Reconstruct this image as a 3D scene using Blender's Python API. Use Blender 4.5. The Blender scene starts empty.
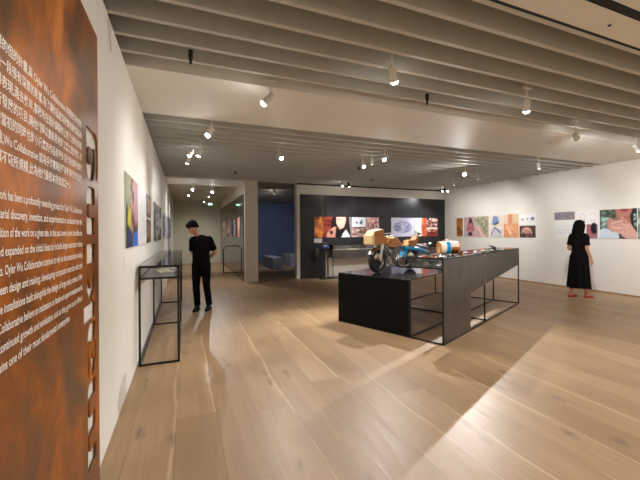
import bpy, bmesh, math, random
import numpy as np
from mathutils import Vector, Matrix
random.seed(7); RNG = np.random.default_rng(5)
PI = math.pi
C = bpy.context.scene.collection
sc = bpy.context.scene

# ------------------------------------------------------------------ materials
def lin(c):
    return tuple(((v/12.92) if v <= 0.04045 else ((v+0.055)/1.055)**2.4) for v in c)
def srgb(r, g, b): return lin((r/255, g/255, b/255))
MATS = {}
def mat(name, col=(.8,.8,.8), rough=.5, metal=0, spec=.5, bump=0, bscale=60, var=0, vscale=6, emit=None, estr=0, coat=0):
    m = bpy.data.materials.new(name); m.use_nodes = True
    nt = m.node_tree; b = nt.nodes['Principled BSDF']
    b.inputs['Base Color'].default_value = (*col, 1)
    b.inputs['Roughness'].default_value = rough; b.inputs['Metallic'].default_value = metal
    b.inputs['Specular IOR Level'].default_value = spec
    b.inputs['Coat Weight'].default_value = coat
    if emit:
        b.inputs['Emission Color'].default_value = (*emit, 1); b.inputs['Emission Strength'].default_value = estr
    tc = nt.nodes.new('ShaderNodeTexCoord')
    if var:
        n = nt.nodes.new('ShaderNodeTexNoise'); n.inputs['Scale'].default_value = vscale; n.inputs['Detail'].default_value = 6
        nt.links.new(tc.outputs['Object'], n.inputs['Vector'])
        r = nt.nodes.new('ShaderNodeValToRGB')
        r.color_ramp.elements[0].position = .3; r.color_ramp.elements[1].position = .7
        r.color_ramp.elements[0].color = (*[c*(1-var) for c in col], 1)
        r.color_ramp.elements[1].color = (*[min(1, c*(1+var)) for c in col], 1)
        nt.links.new(n.outputs['Fac'], r.inputs['Fac']); nt.links.new(r.outputs['Color'], b.inputs['Base Color'])
    if bump:
        n2 = nt.nodes.new('ShaderNodeTexNoise'); n2.inputs['Scale'].default_value = bscale; n2.inputs['Detail'].default_value = 4
        nt.links.new(tc.outputs['Object'], n2.inputs['Vector'])
        bp = nt.nodes.new('ShaderNodeBump'); bp.inputs['Strength'].default_value = bump; bp.inputs['Distance'].default_value = .004
        nt.links.new(n2.outputs['Fac'], bp.inputs['Height']); nt.links.new(bp.outputs['Normal'], b.inputs['Normal'])
    MATS[name] = m
    return m

def N(nt, t, **kw):
    n = nt.nodes.new(t)
    for k, v in kw.items(): setattr(n, k, v)
    return n
def math_node(nt, op, a, b=None, clamp=False):
    n = nt.nodes.new('ShaderNodeMath'); n.operation = op; n.use_clamp = clamp
    for i, v in enumerate((a, b)):
        if v is None: continue
        if isinstance(v, (int, float)): n.inputs[i].default_value = v
        else: nt.links.new(v, n.inputs[i])
    return n.outputs[0]

def floor_material():
    m = bpy.data.materials.new('oak_plank_floor'); m.use_nodes = True
    nt = m.node_tree; L = nt.links; b = nt.nodes['Principled BSDF']
    tc = N(nt, 'ShaderNodeTexCoord'); sp = N(nt, 'ShaderNodeSeparateXYZ'); L.new(tc.outputs['Object'], sp.inputs[0])
    xs = math_node(nt, 'DIVIDE', math_node(nt, 'ADD', sp.outputs[0], 12.07), .30)
    ix = math_node(nt, 'FLOOR', xs); fx = math_node(nt, 'FRACT', xs)
    wn = N(nt, 'ShaderNodeTexWhiteNoise', noise_dimensions='1D'); L.new(ix, wn.inputs['W'])
    ys = math_node(nt, 'ADD', math_node(nt, 'DIVIDE', math_node(nt, 'ADD', sp.outputs[1], 20), 2.3), math_node(nt, 'MULTIPLY', wn.outputs['Value'], 7.3))
    iy = math_node(nt, 'FLOOR', ys); fy = math_node(nt, 'FRACT', ys)
    cv = N(nt, 'ShaderNodeCombineXYZ'); L.new(ix, cv.inputs[0]); L.new(iy, cv.inputs[1])
    w2 = N(nt, 'ShaderNodeTexWhiteNoise', noise_dimensions='2D'); L.new(cv.outputs[0], w2.inputs['Vector'])
    # grain, shifted per plank
    off = N(nt, 'ShaderNodeVectorMath', operation='SCALE'); L.new(w2.outputs['Color'], off.inputs[0]); off.inputs['Scale'].default_value = 40
    add = N(nt, 'ShaderNodeVectorMath', operation='ADD'); L.new(tc.outputs['Object'], add.inputs[0]); L.new(off.outputs[0], add.inputs[1])
    mp = N(nt, 'ShaderNodeMapping'); mp.inputs['Scale'].default_value = (22, 1.1, 1); L.new(add.outputs[0], mp.inputs[0])
    g = N(nt, 'ShaderNodeTexNoise'); g.inputs['Scale'].default_value = 1.0; g.inputs['Detail'].default_value = 9; g.inputs['Distortion'].default_value = .9; L.new(mp.outputs[0], g.inputs[0])
    mp2 = N(nt, 'ShaderNodeMapping'); mp2.inputs['Scale'].default_value = (3.5, 1.0, 1); L.new(add.outputs[0], mp2.inputs[0])
    g2 = N(nt, 'ShaderNodeTexNoise'); g2.inputs['Scale'].default_value = 1.3; g2.inputs['Detail'].default_value = 4; L.new(mp2.outputs[0], g2.inputs[0])
    ramp = N(nt, 'ShaderNodeValToRGB'); cr = ramp.color_ramp
    cr.elements[0].position = .0; cr.elements[0].color = (*srgb(142,114,83), 1)
    cr.elements[1].position = 1; cr.elements[1].color = (*srgb(186,158,124), 1)
    e = cr.elements.new(.5); e.color = (*srgb(164,134,101), 1)
    t = math_node(nt, 'ADD', math_node(nt, 'MULTIPLY', w2.outputs['Value'], .34), math_node(nt, 'ADD', math_node(nt, 'MULTIPLY', math_node(nt,'SUBTRACT', g.outputs['Fac'], .5), .75), math_node(nt, 'MULTIPLY', g2.outputs['Fac'], .6)), clamp=True)
    L.new(t, ramp.inputs[0])
    # sapwood streak by one edge of some planks
    wob = math_node(nt, 'MULTIPLY', math_node(nt, 'SUBTRACT', g2.outputs['Fac'], .5), .5)
    e1 = math_node(nt, 'ABSOLUTE', math_node(nt, 'SUBTRACT', math_node(nt, 'ADD', fx, wob), .95))
    st = math_node(nt, 'SUBTRACT', 1, math_node(nt, 'DIVIDE', e1, .06), clamp=True)
    st = math_node(nt, 'MULTIPLY', st, math_node(nt, 'GREATER_THAN', w2.outputs['Value'], .55))
    st = math_node(nt, 'MULTIPLY', st, .6, clamp=True)
    mx = N(nt, 'ShaderNodeMixRGB'); L.new(st, mx.inputs[0]); L.new(ramp.outputs[0], mx.inputs[1]); mx.inputs[2].default_value = (*srgb(208,180,140), 1)
    # knots
    mpk = N(nt, 'ShaderNodeMapping'); mpk.inputs['Scale'].default_value = (3.6, 1.5, 1); L.new(add.outputs[0], mpk.inputs[0])
    dn = N(nt, 'ShaderNodeTexNoise'); dn.inputs['Scale'].default_value = 5; L.new(mpk.outputs[0], dn.inputs[0])
    dv = N(nt, 'ShaderNodeVectorMath', operation='SCALE'); dv.inputs['Scale'].default_value = .35; L.new(dn.outputs['Color'], dv.inputs[0])
    da = N(nt, 'ShaderNodeVectorMath', operation='ADD'); L.new(mpk.outputs[0], da.inputs[0]); L.new(dv.outputs[0], da.inputs[1])
    vo = N(nt, 'ShaderNodeTexVoronoi', voronoi_dimensions='2D'); vo.inputs['Scale'].default_value = 1.0; L.new(da.outputs[0], vo.inputs['Vector'])
    sr = N(nt, 'ShaderNodeSeparateXYZ'); L.new(vo.outputs['Color'], sr.inputs[0])
    kn = math_node(nt, 'SUBTRACT', 1, math_node(nt, 'DIVIDE', vo.outputs['Distance'], .16), clamp=True)
    kn = math_node(nt, 'MULTIPLY', kn, math_node(nt, 'GREATER_THAN', sr.outputs[0], .68))
    kn = math_node(nt, 'MULTIPLY', kn, math_node(nt, 'MULTIPLY', g.outputs['Fac'], 1.1), clamp=True)
    mk = N(nt, 'ShaderNodeMixRGB'); L.new(kn, mk.inputs[0]); L.new(mx.outputs[0], mk.inputs[1]); mk.inputs[2].default_value = (*srgb(84,66,54), 1)
    # seams
    sx = math_node(nt, 'LESS_THAN', math_node(nt, 'MINIMUM', fx, math_node(nt, 'SUBTRACT', 1, fx)), .006)
    sy = math_node(nt, 'LESS_THAN', fy, .0016)
    sm = math_node(nt, 'MULTIPLY', math_node(nt, 'MAXIMUM', sx, sy), .6)
    ms = N(nt, 'ShaderNodeMixRGB'); L.new(sm, ms.inputs[0]); L.new(mk.outputs[0], ms.inputs[1]); ms.inputs[2].default_value = (*srgb(90,68,48), 1)
    L.new(ms.outputs[0], b.inputs['Base Color'])
    rr = math_node(nt, 'ADD', math_node(nt, 'MULTIPLY', g.outputs['Fac'], .25), .30)
    L.new(rr, b.inputs['Roughness']); b.inputs['Specular IOR Level'].default_value = .4
    bp = N(nt, 'ShaderNodeBump'); bp.inputs['Strength'].default_value = .12; bp.inputs['Distance'].default_value = .003
    L.new(math_node(nt, 'SUBTRACT', g.outputs['Fac'], math_node(nt, 'MULTIPLY', sm, 2)), bp.inputs['Height']); L.new(bp.outputs[0], b.inputs['Normal'])
    return m

def rust_material():
    m = bpy.data.materials.new('rusted_steel'); m.use_nodes = True
    nt = m.node_tree; L = nt.links; b = nt.nodes['Principled BSDF']
    tc = N(nt, 'ShaderNodeTexCoord')
    mp = N(nt, 'ShaderNodeMapping'); mp.inputs['Scale'].default_value = (1, 1.1, .8); L.new(tc.outputs['Object'], mp.inputs[0])
    n = N(nt, 'ShaderNodeTexNoise'); n.inputs['Scale'].default_value = 2.6; n.inputs['Detail'].default_value = 11; n.inputs['Roughness'].default_value = .62; n.inputs['Distortion'].default_value = .7; L.new(mp.outputs[0], n.inputs[0])
    r = N(nt, 'ShaderNodeValToRGB'); cr = r.color_ramp
    cr.elements[0].position = .30; cr.elements[0].color = (*srgb(66,50,34), 1)
    cr.elements[1].position = .78; cr.elements[1].color = (*srgb(226,150,58), 1)
    for p, c in ((.40,(112,68,30)), (.50,(150,84,20)), (.60,(188,108,26))):
        e = cr.elements.new(p); e.color = (*srgb(*c), 1)
    L.new(n.outputs['Fac'], r.inputs[0])
    n2 = N(nt, 'ShaderNodeTexNoise'); n2.inputs['Scale'].default_value = 1.7; n2.inputs['Detail'].default_value = 7; n2.inputs['Distortion'].default_value = 1.2; L.new(mp.outputs[0], n2.inputs[0])
    r2 = N(nt, 'ShaderNodeValToRGB'); r2.color_ramp.elements[0].position = .58; r2.color_ramp.elements[0].color = (0,0,0,1); r2.color_ramp.elements[1].position = .72; r2.color_ramp.elements[1].color = (.8,.8,.8,1)
    L.new(n2.outputs['Fac'], r2.inputs[0])
    mx = N(nt, 'ShaderNodeMixRGB'); L.new(r2.outputs[0], mx.inputs[0]); L.new(r.outputs[0], mx.inputs[1]); mx.inputs[2].default_value = (*srgb(88,72,56), 1)
    L.new(mx.outputs[0], b.inputs['Base Color'])
    b.inputs['Metallic'].default_value = .2
    rr = math_node(nt, 'ADD', math_node(nt, 'MULTIPLY', n.outputs['Fac'], .3), .22); L.new(rr, b.inputs['Roughness']); b.inputs['Specular IOR Level'].default_value = .35
    return m

def glass_material(name, tint=(1,1,1), refl=1.15, rough=.0):
    m = bpy.data.materials.new(name); m.use_nodes = True
    nt = m.node_tree; L = nt.links; nt.nodes.remove(nt.nodes['Principled BSDF']); out = nt.nodes['Material Output']
    t = N(nt, 'ShaderNodeBsdfTransparent'); t.inputs[0].default_value = (*tint, 1)
    g = N(nt, 'ShaderNodeBsdfGlossy'); g.inputs['Roughness'].default_value = rough
    f = N(nt, 'ShaderNodeFresnel'); f.inputs[0].default_value = 1.6
    mx = N(nt, 'ShaderNodeMixShader'); L.new(math_node(nt, 'MULTIPLY', f.outputs[0], refl, clamp=True), mx.inputs[0]); L.new(t.outputs[0], mx.inputs[1]); L.new(g.outputs[0], mx.inputs[2]); L.new(mx.outputs[0], out.inputs[0])
    return m

def print_material():
    m = bpy.data.materials.new('printed_panel'); m.use_nodes = True
    nt = m.node_tree; b = nt.nodes['Principled BSDF']
    a = N(nt, 'ShaderNodeVertexColor', layer_name='print'); nt.links.new(a.outputs[0], b.inputs['Base Color'])
    b.inputs['Roughness'].default_value = .5; b.inputs['Specular IOR Level'].default_value = .3
    return m

def wood_material(name, c0, c1, sc_=(2, 25, 25), rough=.45):
    m = bpy.data.materials.new(name); m.use_nodes = True
    nt = m.node_tree; L = nt.links; b = nt.nodes['Principled BSDF']
    tc = N(nt, 'ShaderNodeTexCoord'); mp = N(nt, 'ShaderNodeMapping'); mp.inputs['Scale'].default_value = sc_; L.new(tc.outputs['Object'], mp.inputs[0])
    n = N(nt, 'ShaderNodeTexNoise'); n.inputs['Scale'].default_value = 2; n.inputs['Detail'].default_value = 8; n.inputs['Distortion'].default_value = .6; L.new(mp.outputs[0], n.inputs[0])
    r = N(nt, 'ShaderNodeValToRGB'); r.color_ramp.elements[0].position = .3; r.color_ramp.elements[0].color = (*c0, 1); r.color_ramp.elements[1].position = .7; r.color_ramp.elements[1].color = (*c1, 1)
    L.new(n.outputs['Fac'], r.inputs[0]); L.new(r.outputs[0], b.inputs['Base Color']); b.inputs['Roughness'].default_value = rough
    return m

M = {
 'floor': floor_material(), 'rust': rust_material(), 'print': print_material(),
 'wall': mat('white_wall_paint', srgb(232,228,221), .75, spec=.25, bump=.05, bscale=90, var=.015),
 'greywall': mat('grey_wall_paint', srgb(196,190,172), .7, spec=.25, var=.02),
 'jamb': mat('partition_paint', srgb(214,206,192), .7, spec=.25, var=.015),
 'soffit': mat('soffit_paint', srgb(230,228,221), .6, spec=.3, var=.015),
 'slat': mat('ceiling_slat_paint', srgb(194,194,187), .55, spec=.3, var=.03),
 'plenum': mat('ceiling_plenum_paint', srgb(142,142,138), .8, spec=.2, var=.04),
 'blackgap': mat('black_gap', srgb(9,8,8), .7, var=.1),
 'blue': mat('blue_wall_paint', srgb(120,130,162), .8, spec=.2, var=.03),
 'base': wood_material('skirting_wood', srgb(150,120,90), srgb(176,146,112)),
 'steel': mat('blackened_steel', srgb(104,99,96), .38, metal=.6, var=.22, vscale=3.5, bump=.05, bscale=30),
 'steelwall': mat('blackened_steel_wall', srgb(62,62,66), .32, metal=.7, var=.25, vscale=1.6),
 'black': mat('black_powder_coat', srgb(26,25,25), .42, var=.1, vscale=20),
 'blackpanel': mat('black_lacquer_panel', srgb(8,8,8), .5, spec=.15, var=.2, vscale=3),
 'blacktop': mat('polished_black_top', srgb(30,31,36), .16, metal=.3, var=.2, vscale=4),
 'glass': glass_material('clear_glass'),
 'darkglass': None,
 'whitemetal': mat('white_enamel', srgb(226,223,216), .4, var=.02),
 'lens': mat('lamp_lens', (1,1,1), .3, emit=(1,.95,.86), estr=60),
 'lensdim': mat('lamp_lens_dim', (1,1,1), .3, emit=(1,.93,.82), estr=9),
 'lensstar': mat('lamp_lens_bright', (1,1,1), .3, emit=(1,.95,.88), estr=250),
 'text': mat('white_vinyl_lettering', srgb(240,232,222), .6, var=.02),
 'greytext': mat('grey_vinyl_lettering', srgb(120,116,112), .6, var=.02),
 'casegrey': mat('case_floor_paint', srgb(150,150,146), .35, var=.06),
 'paper': mat('cream_paper', srgb(238,228,200), .8, var=.04, vscale=30),
 'skin': mat('skin', srgb(205,150,120), .5, var=.05, vscale=12),
 'hair': mat('black_hair', srgb(12,9,8), .8, spec=.12, var=.3, vscale=50),
 'cloth': mat('black_cotton', srgb(12,11,12), .9, spec=.15, var=.2, vscale=14, bump=.3, bscale=40),
 'cloth2': mat('black_trouser_cloth', srgb(10,10,11), .9, spec=.15, var=.2, vscale=14, bump=.3, bscale=40),
 'shoe': mat('black_shoe_leather', srgb(10,10,10), .5, spec=.2, var=.1),
 'redshoe': mat('red_shoe_leather', srgb(150,28,38), .4, var=.1),
 'watch': mat('pale_watch', srgb(225,215,200), .3, metal=.4, var=.05),
 'chrome': mat('brushed_chrome', srgb(205,203,198), .22, metal=1, var=.08, vscale=20),
 'fork': mat('pale_fork_metal', srgb(214,208,196), .35, metal=.5, var=.05),
 'alu': mat('cast_aluminium', srgb(170,166,158), .4, metal=.9, var=.15, vscale=25),
 'tyre': mat('tyre_rubber', srgb(22,21,21), .6, var=.15, vscale=30, bump=.4, bscale=80),
 'wood': wood_material('amber_plywood', srgb(148,90,38), srgb(198,134,66), (3,30,30)),
 'woodlight': wood_material('pale_plywood_edge', srgb(232,192,134), srgb(248,220,172), (3,30,30)),
 'bluep': mat('blue_enamel', srgb(20,140,190), .25, var=.08, coat=.5),
 'greyleather': mat('grey_leather', srgb(120,116,112), .5, var=.15, vscale=30),
 'tan': mat('tan_leather', srgb(172,120,80), .5, var=.15, vscale=30),
 'copper': mat('copper_sheet', srgb(214,140,92), .25, metal=.9, var=.1, vscale=14),
 'creamgloss': mat('cream_gloss', srgb(238,226,208), .2, var=.04, coat=.4),
 'silver': mat('polished_silver', srgb(225,225,222), .15, metal=1, var=.05),
 'green': mat('exit_green', srgb(30,160,90), .4, emit=srgb(90,200,150), estr=.8, var=.02),
 'exitwhite': mat('exit_white', (1,1,1), .4, emit=(1,1,1), estr=2.5, var=.01),
 'plinthgrey': mat('grey_plinth_paint', srgb(150,150,156), .7, var=.03),
 'label': mat('grey_label', srgb(170,166,160), .6, var=.03),
}
dg = mat('dark_mirror_glass', srgb(52,49,43), .06, metal=.0, spec=1.0, var=.03)
dg.node_tree.nodes['Principled BSDF'].inputs['IOR'].default_value = 1.7
M['darkglass'] = dg

# ------------------------------------------------------------------ mesh helpers
class MB:
    def __init__(s): s.bm = bmesh.new()
    def _xf(s, verts, mx):
        for v in verts: v.co = mx @ v.co
    def box(s, x0, x1, y0, y1, z0, z1, bev=0, mx=None):
        r = bmesh.ops.create_cube(s.bm, size=1)['verts']
        for v in r: v.co = Vector(((x0+x1)/2+v.co.x*(x1-x0), (y0+y1)/2+v.co.y*(y1-y0), (z0+z1)/2+v.co.z*(z1-z0)))
        if mx: s._xf(r, mx)
        if bev:
            es = {e for v in r for e in v.link_edges}
            bmesh.ops.bevel(s.bm, geom=list(es), offset=bev, segments=2, affect='EDGES', profile=.5)
        return s
    def tube(s, p0, p1, r0, r1=None, seg=16, caps=True):
        p0 = Vector(p0); p1 = Vector(p1); r1 = r0 if r1 is None else r1
        d = p1-p0; q = d.to_track_quat('Z', 'Y').to_matrix().to_4x4()
        r = bmesh.ops.create_cone(s.bm, cap_ends=caps, segments=seg, radius1=r0, radius2=r1, depth=d.length)['verts']
        s._xf(r, Matrix.Translation((p0+p1)/2) @ q); return s
    def ball(s, c, r, sub=3, mx=None):
        if isinstance(r, (int, float)): r = (r, r, r)
        vs = bmesh.ops.create_icosphere(s.bm, subdivisions=sub, radius=1)['verts']
        m2 = Matrix.Translation(Vector(c)) @ (mx.to_4x4() if mx else Matrix.Identity(4)) @ Matrix.Diagonal((*r, 1))
        s._xf(vs, m2); return s
    def path(s, pts, rad, seg=10, closed=False, sub=0, flat=None):
        pts = [Vector(p) for p in pts]
        if sub: pts = catmull(pts, sub, closed)
        n = len(pts); rs = rad if isinstance(rad, (list, tuple)) else None
        rings = []
        up = Vector((0, 0, 1)); prev = None
        for i, p in enumerate(pts):
            a = pts[(i-1) % n] if (closed or i > 0) else pts[i]
            b = pts[(i+1) % n] if (closed or i < n-1) else pts[i]
            t = (b-a).normalized()
            if prev is None:
                u = t.orthogonal().normalized() if abs(t.dot(up)) > .95 else up.cross(t).normalized()
            else:
                u = (prev - t*prev.dot(t)).normalized()
            prev = u; w = t.cross(u)
            r = rad if rs is None else rs[min(len(rs)-1, int(round(i*(len(rs)-1)/(n-1))))] if n > 1 else rs[0]
            if rs is not None:
                f = i*(len(rs)-1)/(n-1); k = min(int(f), len(rs)-2); r = rs[k]*(1-(f-k))+rs[k+1]*(f-k)
            fl = flat or 1
            rings.append([s.bm.verts.new(p + u*math.cos(2*PI*j/seg)*r + w*math.sin(2*PI*j/seg)*r*fl) for j in range(seg)])
        m = n if closed else n-1
        for i in range(m):
            A, B = rings[i], rings[(i+1) % n]
            for j in range(seg): s.bm.faces.new((A[j], A[(j+1) % seg], B[(j+1) % seg], B[j]))
        if not closed:
            s.bm.faces.new(list(reversed(rings[0]))); s.bm.faces.new(rings[-1])
        return s
    def loft(s, secs, seg=28, cap=True):
        """secs: (centre, rx, ry[, matrix]) rings stacked, superellipse"""
        rings = []
        for sct in secs:
            c, rx, ry = sct[:3]; e = sct[3] if len(sct) > 3 else 1.0; rm = sct[4] if len(sct) > 4 else None
            ring = []
            for j in range(seg):
                a = 2*PI*j/seg; ca, sa = math.cos(a), math.sin(a)
                v = Vector((rx*math.copysign(abs(ca)**e, ca), ry*math.copysign(abs(sa)**e, sa), 0))
                if rm: v = rm @ v
                ring.append(s.bm.verts.new(Vector(c)+v))
            rings.append(ring)
        for A, B in zip(rings, rings[1:]):
            for j in range(seg): s.bm.faces.new((A[j], A[(j+1) % seg], B[(j+1) % seg], B[j]))
        if cap: s.bm.faces.new(list(reversed(rings[0]))); s.bm.faces.new(rings[-1])
        return s
    def prism(s, poly, z0, z1, mx=None):
        """poly of (a,b) extruded along third axis; mx maps (a,b,c) to place"""
        A = [s.bm.verts.new((a, b, z0)) for a, b in poly]; B = [s.bm.verts.new((a, b, z1)) for a, b in poly]
        n = len(poly)
        for j in range(n): s.bm.faces.new((A[j], A[(j+1) % n], B[(j+1) % n], B[j]))
        s.bm.faces.new(list(reversed(A))); s.bm.faces.new(B)
        if mx: s._xf(A+B, mx)
        return s
    def ring(s, c, R, r, axis='Y', seg=48, rs=12, sq=1.0, mx=None):
        V = []
        for i in range(seg):
            a = 2*PI*i/seg; row = []
            for j in range(rs):
                b = 2*PI*j/rs; rr = R + r*math.cos(b)
                p = Vector((rr*math.cos(a), r*sq*math.sin(b), rr*math.sin(a)))
                if axis == 'Z': p = Vector((p.x, p.z, p.y))
                if axis == 'X': p = Vector((p.y, p.x, p.z))
                if mx: p = mx @ p
                row.append(s.bm.verts.new(p+Vector(c)))
            V.append(row)
        for i in range(seg):
            for j in range(rs):
                s.bm.faces.new((V[i][j], V[(i+1) % seg][j], V[(i+1) % seg][(j+1) % rs], V[i][(j+1) % rs]))
        return s
    def build(s, name, m, parent=None, smooth=None, loc=None):
        bmesh.ops.recalc_face_normals(s.bm, faces=s.bm.faces)
        me = bpy.data.meshes.new(name); s.bm.to_mesh(me); s.bm.free()
        for mm in (m if isinstance(m, list) else [m]): me.materials.append(mm)
        if smooth is not None:
            me.polygons.foreach_set('use_smooth', [True]*len(me.polygons))
            try: me.set_sharp_from_angle(angle=math.radians(smooth))
            except Exception: pass
        o = bpy.data.objects.new(name, me); C.objects.link(o)
        if parent: o.parent = parent
        if loc: o.location = loc
        return o
def catmull(P, k, closed=False):
    n = len(P); out = []
    rng_ = range(n) if closed else range(n-1)
    for i in rng_:
        p1, p2 = P[i], P[(i+1) % n]
        p0 = P[(i-1) % n] if (closed or i > 0) else p1*2-p2
        p3 = P[(i+2) % n] if (closed or i < n-2) else p2*2-p1
        for j in range(k):
            t = j/k
            out.append(.5*((2*p1)+(p2-p0)*t+(2*p0-5*p1+4*p2-p3)*t*t+(3*p1-p0-3*p2+p3)*t**3))
    if not closed: out.append(P[-1])
    return out
def tag(o, label, cat, group=None, kind=None):
    o['label'] = label; o['category'] = cat
    if group: o['group'] = group
    if kind: o['kind'] = kind
    return o
def thing(name, label, cat, loc=(0,0,0), rz=0, group=None):
    o = bpy.data.objects.new(name, None); o.empty_display_size = .1; C.objects.link(o)
    o.location = loc; o.rotation_euler = (0, 0, rz)
    return tag(o, label, cat, group)
def struct(o): o['kind'] = 'structure'; return o
def sbox(name, m, *a, **k): return struct(MB().box(*a, **k).build(name, m))

# ------------------------------------------------------------------ room shell
XL, XR, H = -.497, 9.12, 3.0
YB, YN, YC = 10.1, -3.2, 17.3
sbox('floor', M['floor'], XL-1.2, 11.0, YN-.2, 18.0, -.1, 0)
sbox('wall_left', M['wall'], XL-1.2, XL, YN-.2, YC+.2, 0, 2.998)
sbox('wall_left_upper', M['plenum'], XL-1.2, XL-1.1, YN-.2, YC+.2, 2.998, 3.44)
sbox('wall_right', M['wall'], XR, XR+.2, YN-.2, YB+.4, 0, 3.4)
sbox('baseboard_right', M['base'], XR-.012, XR, YN, YB-.03, 0, .035)
sbox('wall_rear', M['wall'], XL, XR, YN-.2, YN, 0, 3.4)
sbox('wall_corridor_end', M['greywall'], XL, 1.64, YC, YC+.2, 0, 3.4)
sbox('ceiling', M['plenum'], XL-1.2, XR+.2, YN-.2, YB+.1, 3.34, 3.44)
# partition beside the corridor (its end stands as a pale pier) and the long dark wall
sbox('wall_partition', M['jamb'], 1.64, 2.02, YB-.08, YC, 0, 3.0)
sbox('wall_back', M['wall'], 3.26, XR, YB, YB+.25, 0, 3.0)
sbox('wall_blue_far', M['blue'], 2.02, 11.0, 17.6, 17.8, 0, 3.1)
sbox('wall_blue_left', M['blue'], 2.02, 2.03, YB+.12, 17.6, 0, 3.0)
sbox('wall_blue_right', M['blue'], 10.8, 11.0, YB+.1, 17.6, 0, 3.1)
sbox('wall_blue_near', M['blue'], 3.42, 10.8, YB+.25, YB+.27, 0, 3.0)
sbox('ceiling_blue_room', M['greywall'], 2.02, 11.0, YB+.1, 17.8, 3.0, 3.1)
sbox('ceiling_corridor', M['greywall'], XL, 2.02, 11.55, YC, 3.0, 3.1)
# soffit bands
def trim(i, m, *a): return sbox('trim_%d' % i, m, *a)
trim(1, M['soffit'], XL-1.1, XR, 3.53, 4.83, 2.999, 3.33)
trim(2, M['soffit'], XL-1.1, 2.02, YB+.1, 11.55, 2.999, 3.33)
trim(3, M['soffit'], XL-1.1, XR, 1.445, 1.655, 3.0, 3.33)       # flat board by the dark slot
trim(4, M['blackgap'], XL-1.1, XR, 1.375, 1.445, 3.004, 3.33)
trim(5, M['blackgap'], XL-1.1, XR, 1.655, 1.680, 2.999, 3.33)
trim(6, M['soffit'], XL-1.1, XR, -.2, 1.375, 3.0, 3.33)
k = 7
ys = [1.702]+[1.66+.268*i for i in range(1,7)]
ys += [4.85+.268*i for i in range(20)]
ys += [-.2-.268*(i+1) for i in range(11)]
slat0 = None
for y in ys:
    if slat0 is None:
        slat0 = struct(MB().box(XL-1.1, XR, -.02, .02, 3.0, 3.33).build('trim_7', M['slat'])); slat0.location.y = y
    else:
        c = slat0.copy(); c.name = 'trim_%d' % k; c.location.y = y; C.objects.link(c)
    k += 1
# thin black track line along the top of the back wall
sbox('trim_%d' % k, M['blackgap'], 3.26, XR, YB-.02, YB+.0, 2.965, 3.0); k += 1
# dark steel sheets on the back wall
for i, (a, b, z0) in enumerate(((3.36, 4.22, 0.0), (4.22, 5.26, .86), (5.26, 6.6, .86), (6.6, 7.9, .86), (7.9, XR-.02, .86))):
    o = MB().box(a+.004, b-.004, YB-.03, YB, z0+.005, 2.66, bev=.002).build('wall_steel_sheet', M['steelwall']); struct(o)
sbox('wall_steel_backing', M['blackgap'], 3.36, XR-.02, YB-.006, YB-.001, .86, 2.66)
# dark glass lining on the corridor side of the partition
for i in range(5):
    a = 10.2+i*1.4
    struct(MB().box(1.615, 1.64, a+.004, min(a+1.4, YC)-.004, .0, 2.62).build('wall_glass_lining', M['darkglass']))

# ------------------------------------------------------------------ spotlights
def lamp_energy(o, e): o.data.energy = e
def spot(label, p, aim, watts, cone=50, blend=.35, lens='lens', black=False, top=3.06, group='ceiling spotlights', col=(1,.985,.96), rad=.035, stemoff=None, lit=True):
    p = Vector(p); aim = Vector(aim); d = (aim-p).normalized()
    so = Vector(stemoff) if stemoff else -d*.10
    root = thing('spotlight', label, 'spotlight', (p.x, p.y, p.z), 0, group)
    cm = M['black'] if black else M['whitemetal']
    piv = so
    zt = top-p.z
    MB().box(piv.x-.06, piv.x+.06, piv.y-.018, piv.y+.018, zt-.03, zt+.0, bev=.004).build('track_adapter', cm, root, 40)
    MB().tube((piv.x, piv.y, zt-.03), (piv.x, piv.y, piv.z), .008, seg=10).build('stem', cm, root, 40)
    hb = MB(); hb.tube(-d*.125, d*.0, .030, .036, 24); hb.tube(-d*.142, -d*.125, .018, .030, 24)
    for q in range(3): hb.tube(-d*(.06+.025*q), -d*(.068+.025*q), .0375, seg=24)
    hb.build('head', cm, root, 40)
    lm = MB().ball((0,0,0), (.033,.033,.026), 3, mx=d.to_track_quat('Z', 'Y').to_matrix()).build('lens', M[lens], root, 60)
    if lit:
        ld = bpy.data.lights.new('spot', 'SPOT'); ld.energy = watts; ld.spot_size = math.radians(cone); ld.spot_blend = blend
        ld.color = col; ld.shadow_soft_size = rad
        lo = bpy.data.objects.new('spotlight_beam', ld); C.objects.link(lo); lo.parent = root
        lo.location = d*.03; lo.rotation_euler = d.to_track_quat('-Z', 'Y').to_euler()
    return root
W = 1.0
spot('white ceiling spotlight left of centre, tilted to the left wall', (.77,3.49,2.80), (-.48,3.85,1.5), 26*W, 95, 1)
spot('white ceiling spotlight near the top centre of the slats', (1.75,2.56,2.80), (3.0,3.6,.9), 45*W, 75, .8)
spot('white ceiling spotlight on a long stem above the tall counter front', (3.57,2.66,2.80), (4.2,3.4,.8), 42*W, 110, 1)
spot('white ceiling spotlight above the right end of the counter', (5.34,3.20,2.80), (9.12,5.0,1.5), 120*W, 78, 1)
spot('white ceiling spotlight at the far right edge of the picture', (7.06,3.27,2.80), (9.12,3.4,1.4), 60*W, 90, 1)
spot('dazzling bright ceiling spotlight behind the counter', (6.13,6.13,2.80), (2.6,4.0,.4), 300*W, 82, .6, lens='lensstar', rad=.02)
spot('rightmost lit spotlight of the three behind the motorcycle', (3.46,5.40,2.80), (2.2,4.2,.0), 150*W, 78, .5, rad=.02)
spot('middle spotlight of the three behind the motorcycle', (3.40,5.75,2.80), (5.6,10.0,.3), 130*W, 62, 1, lens='lensdim')
spot('leftmost spotlight of the three behind the motorcycle', (3.43,6.12,2.80), (3.4,4.9,.9), 50*W, 60, .7)
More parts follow.
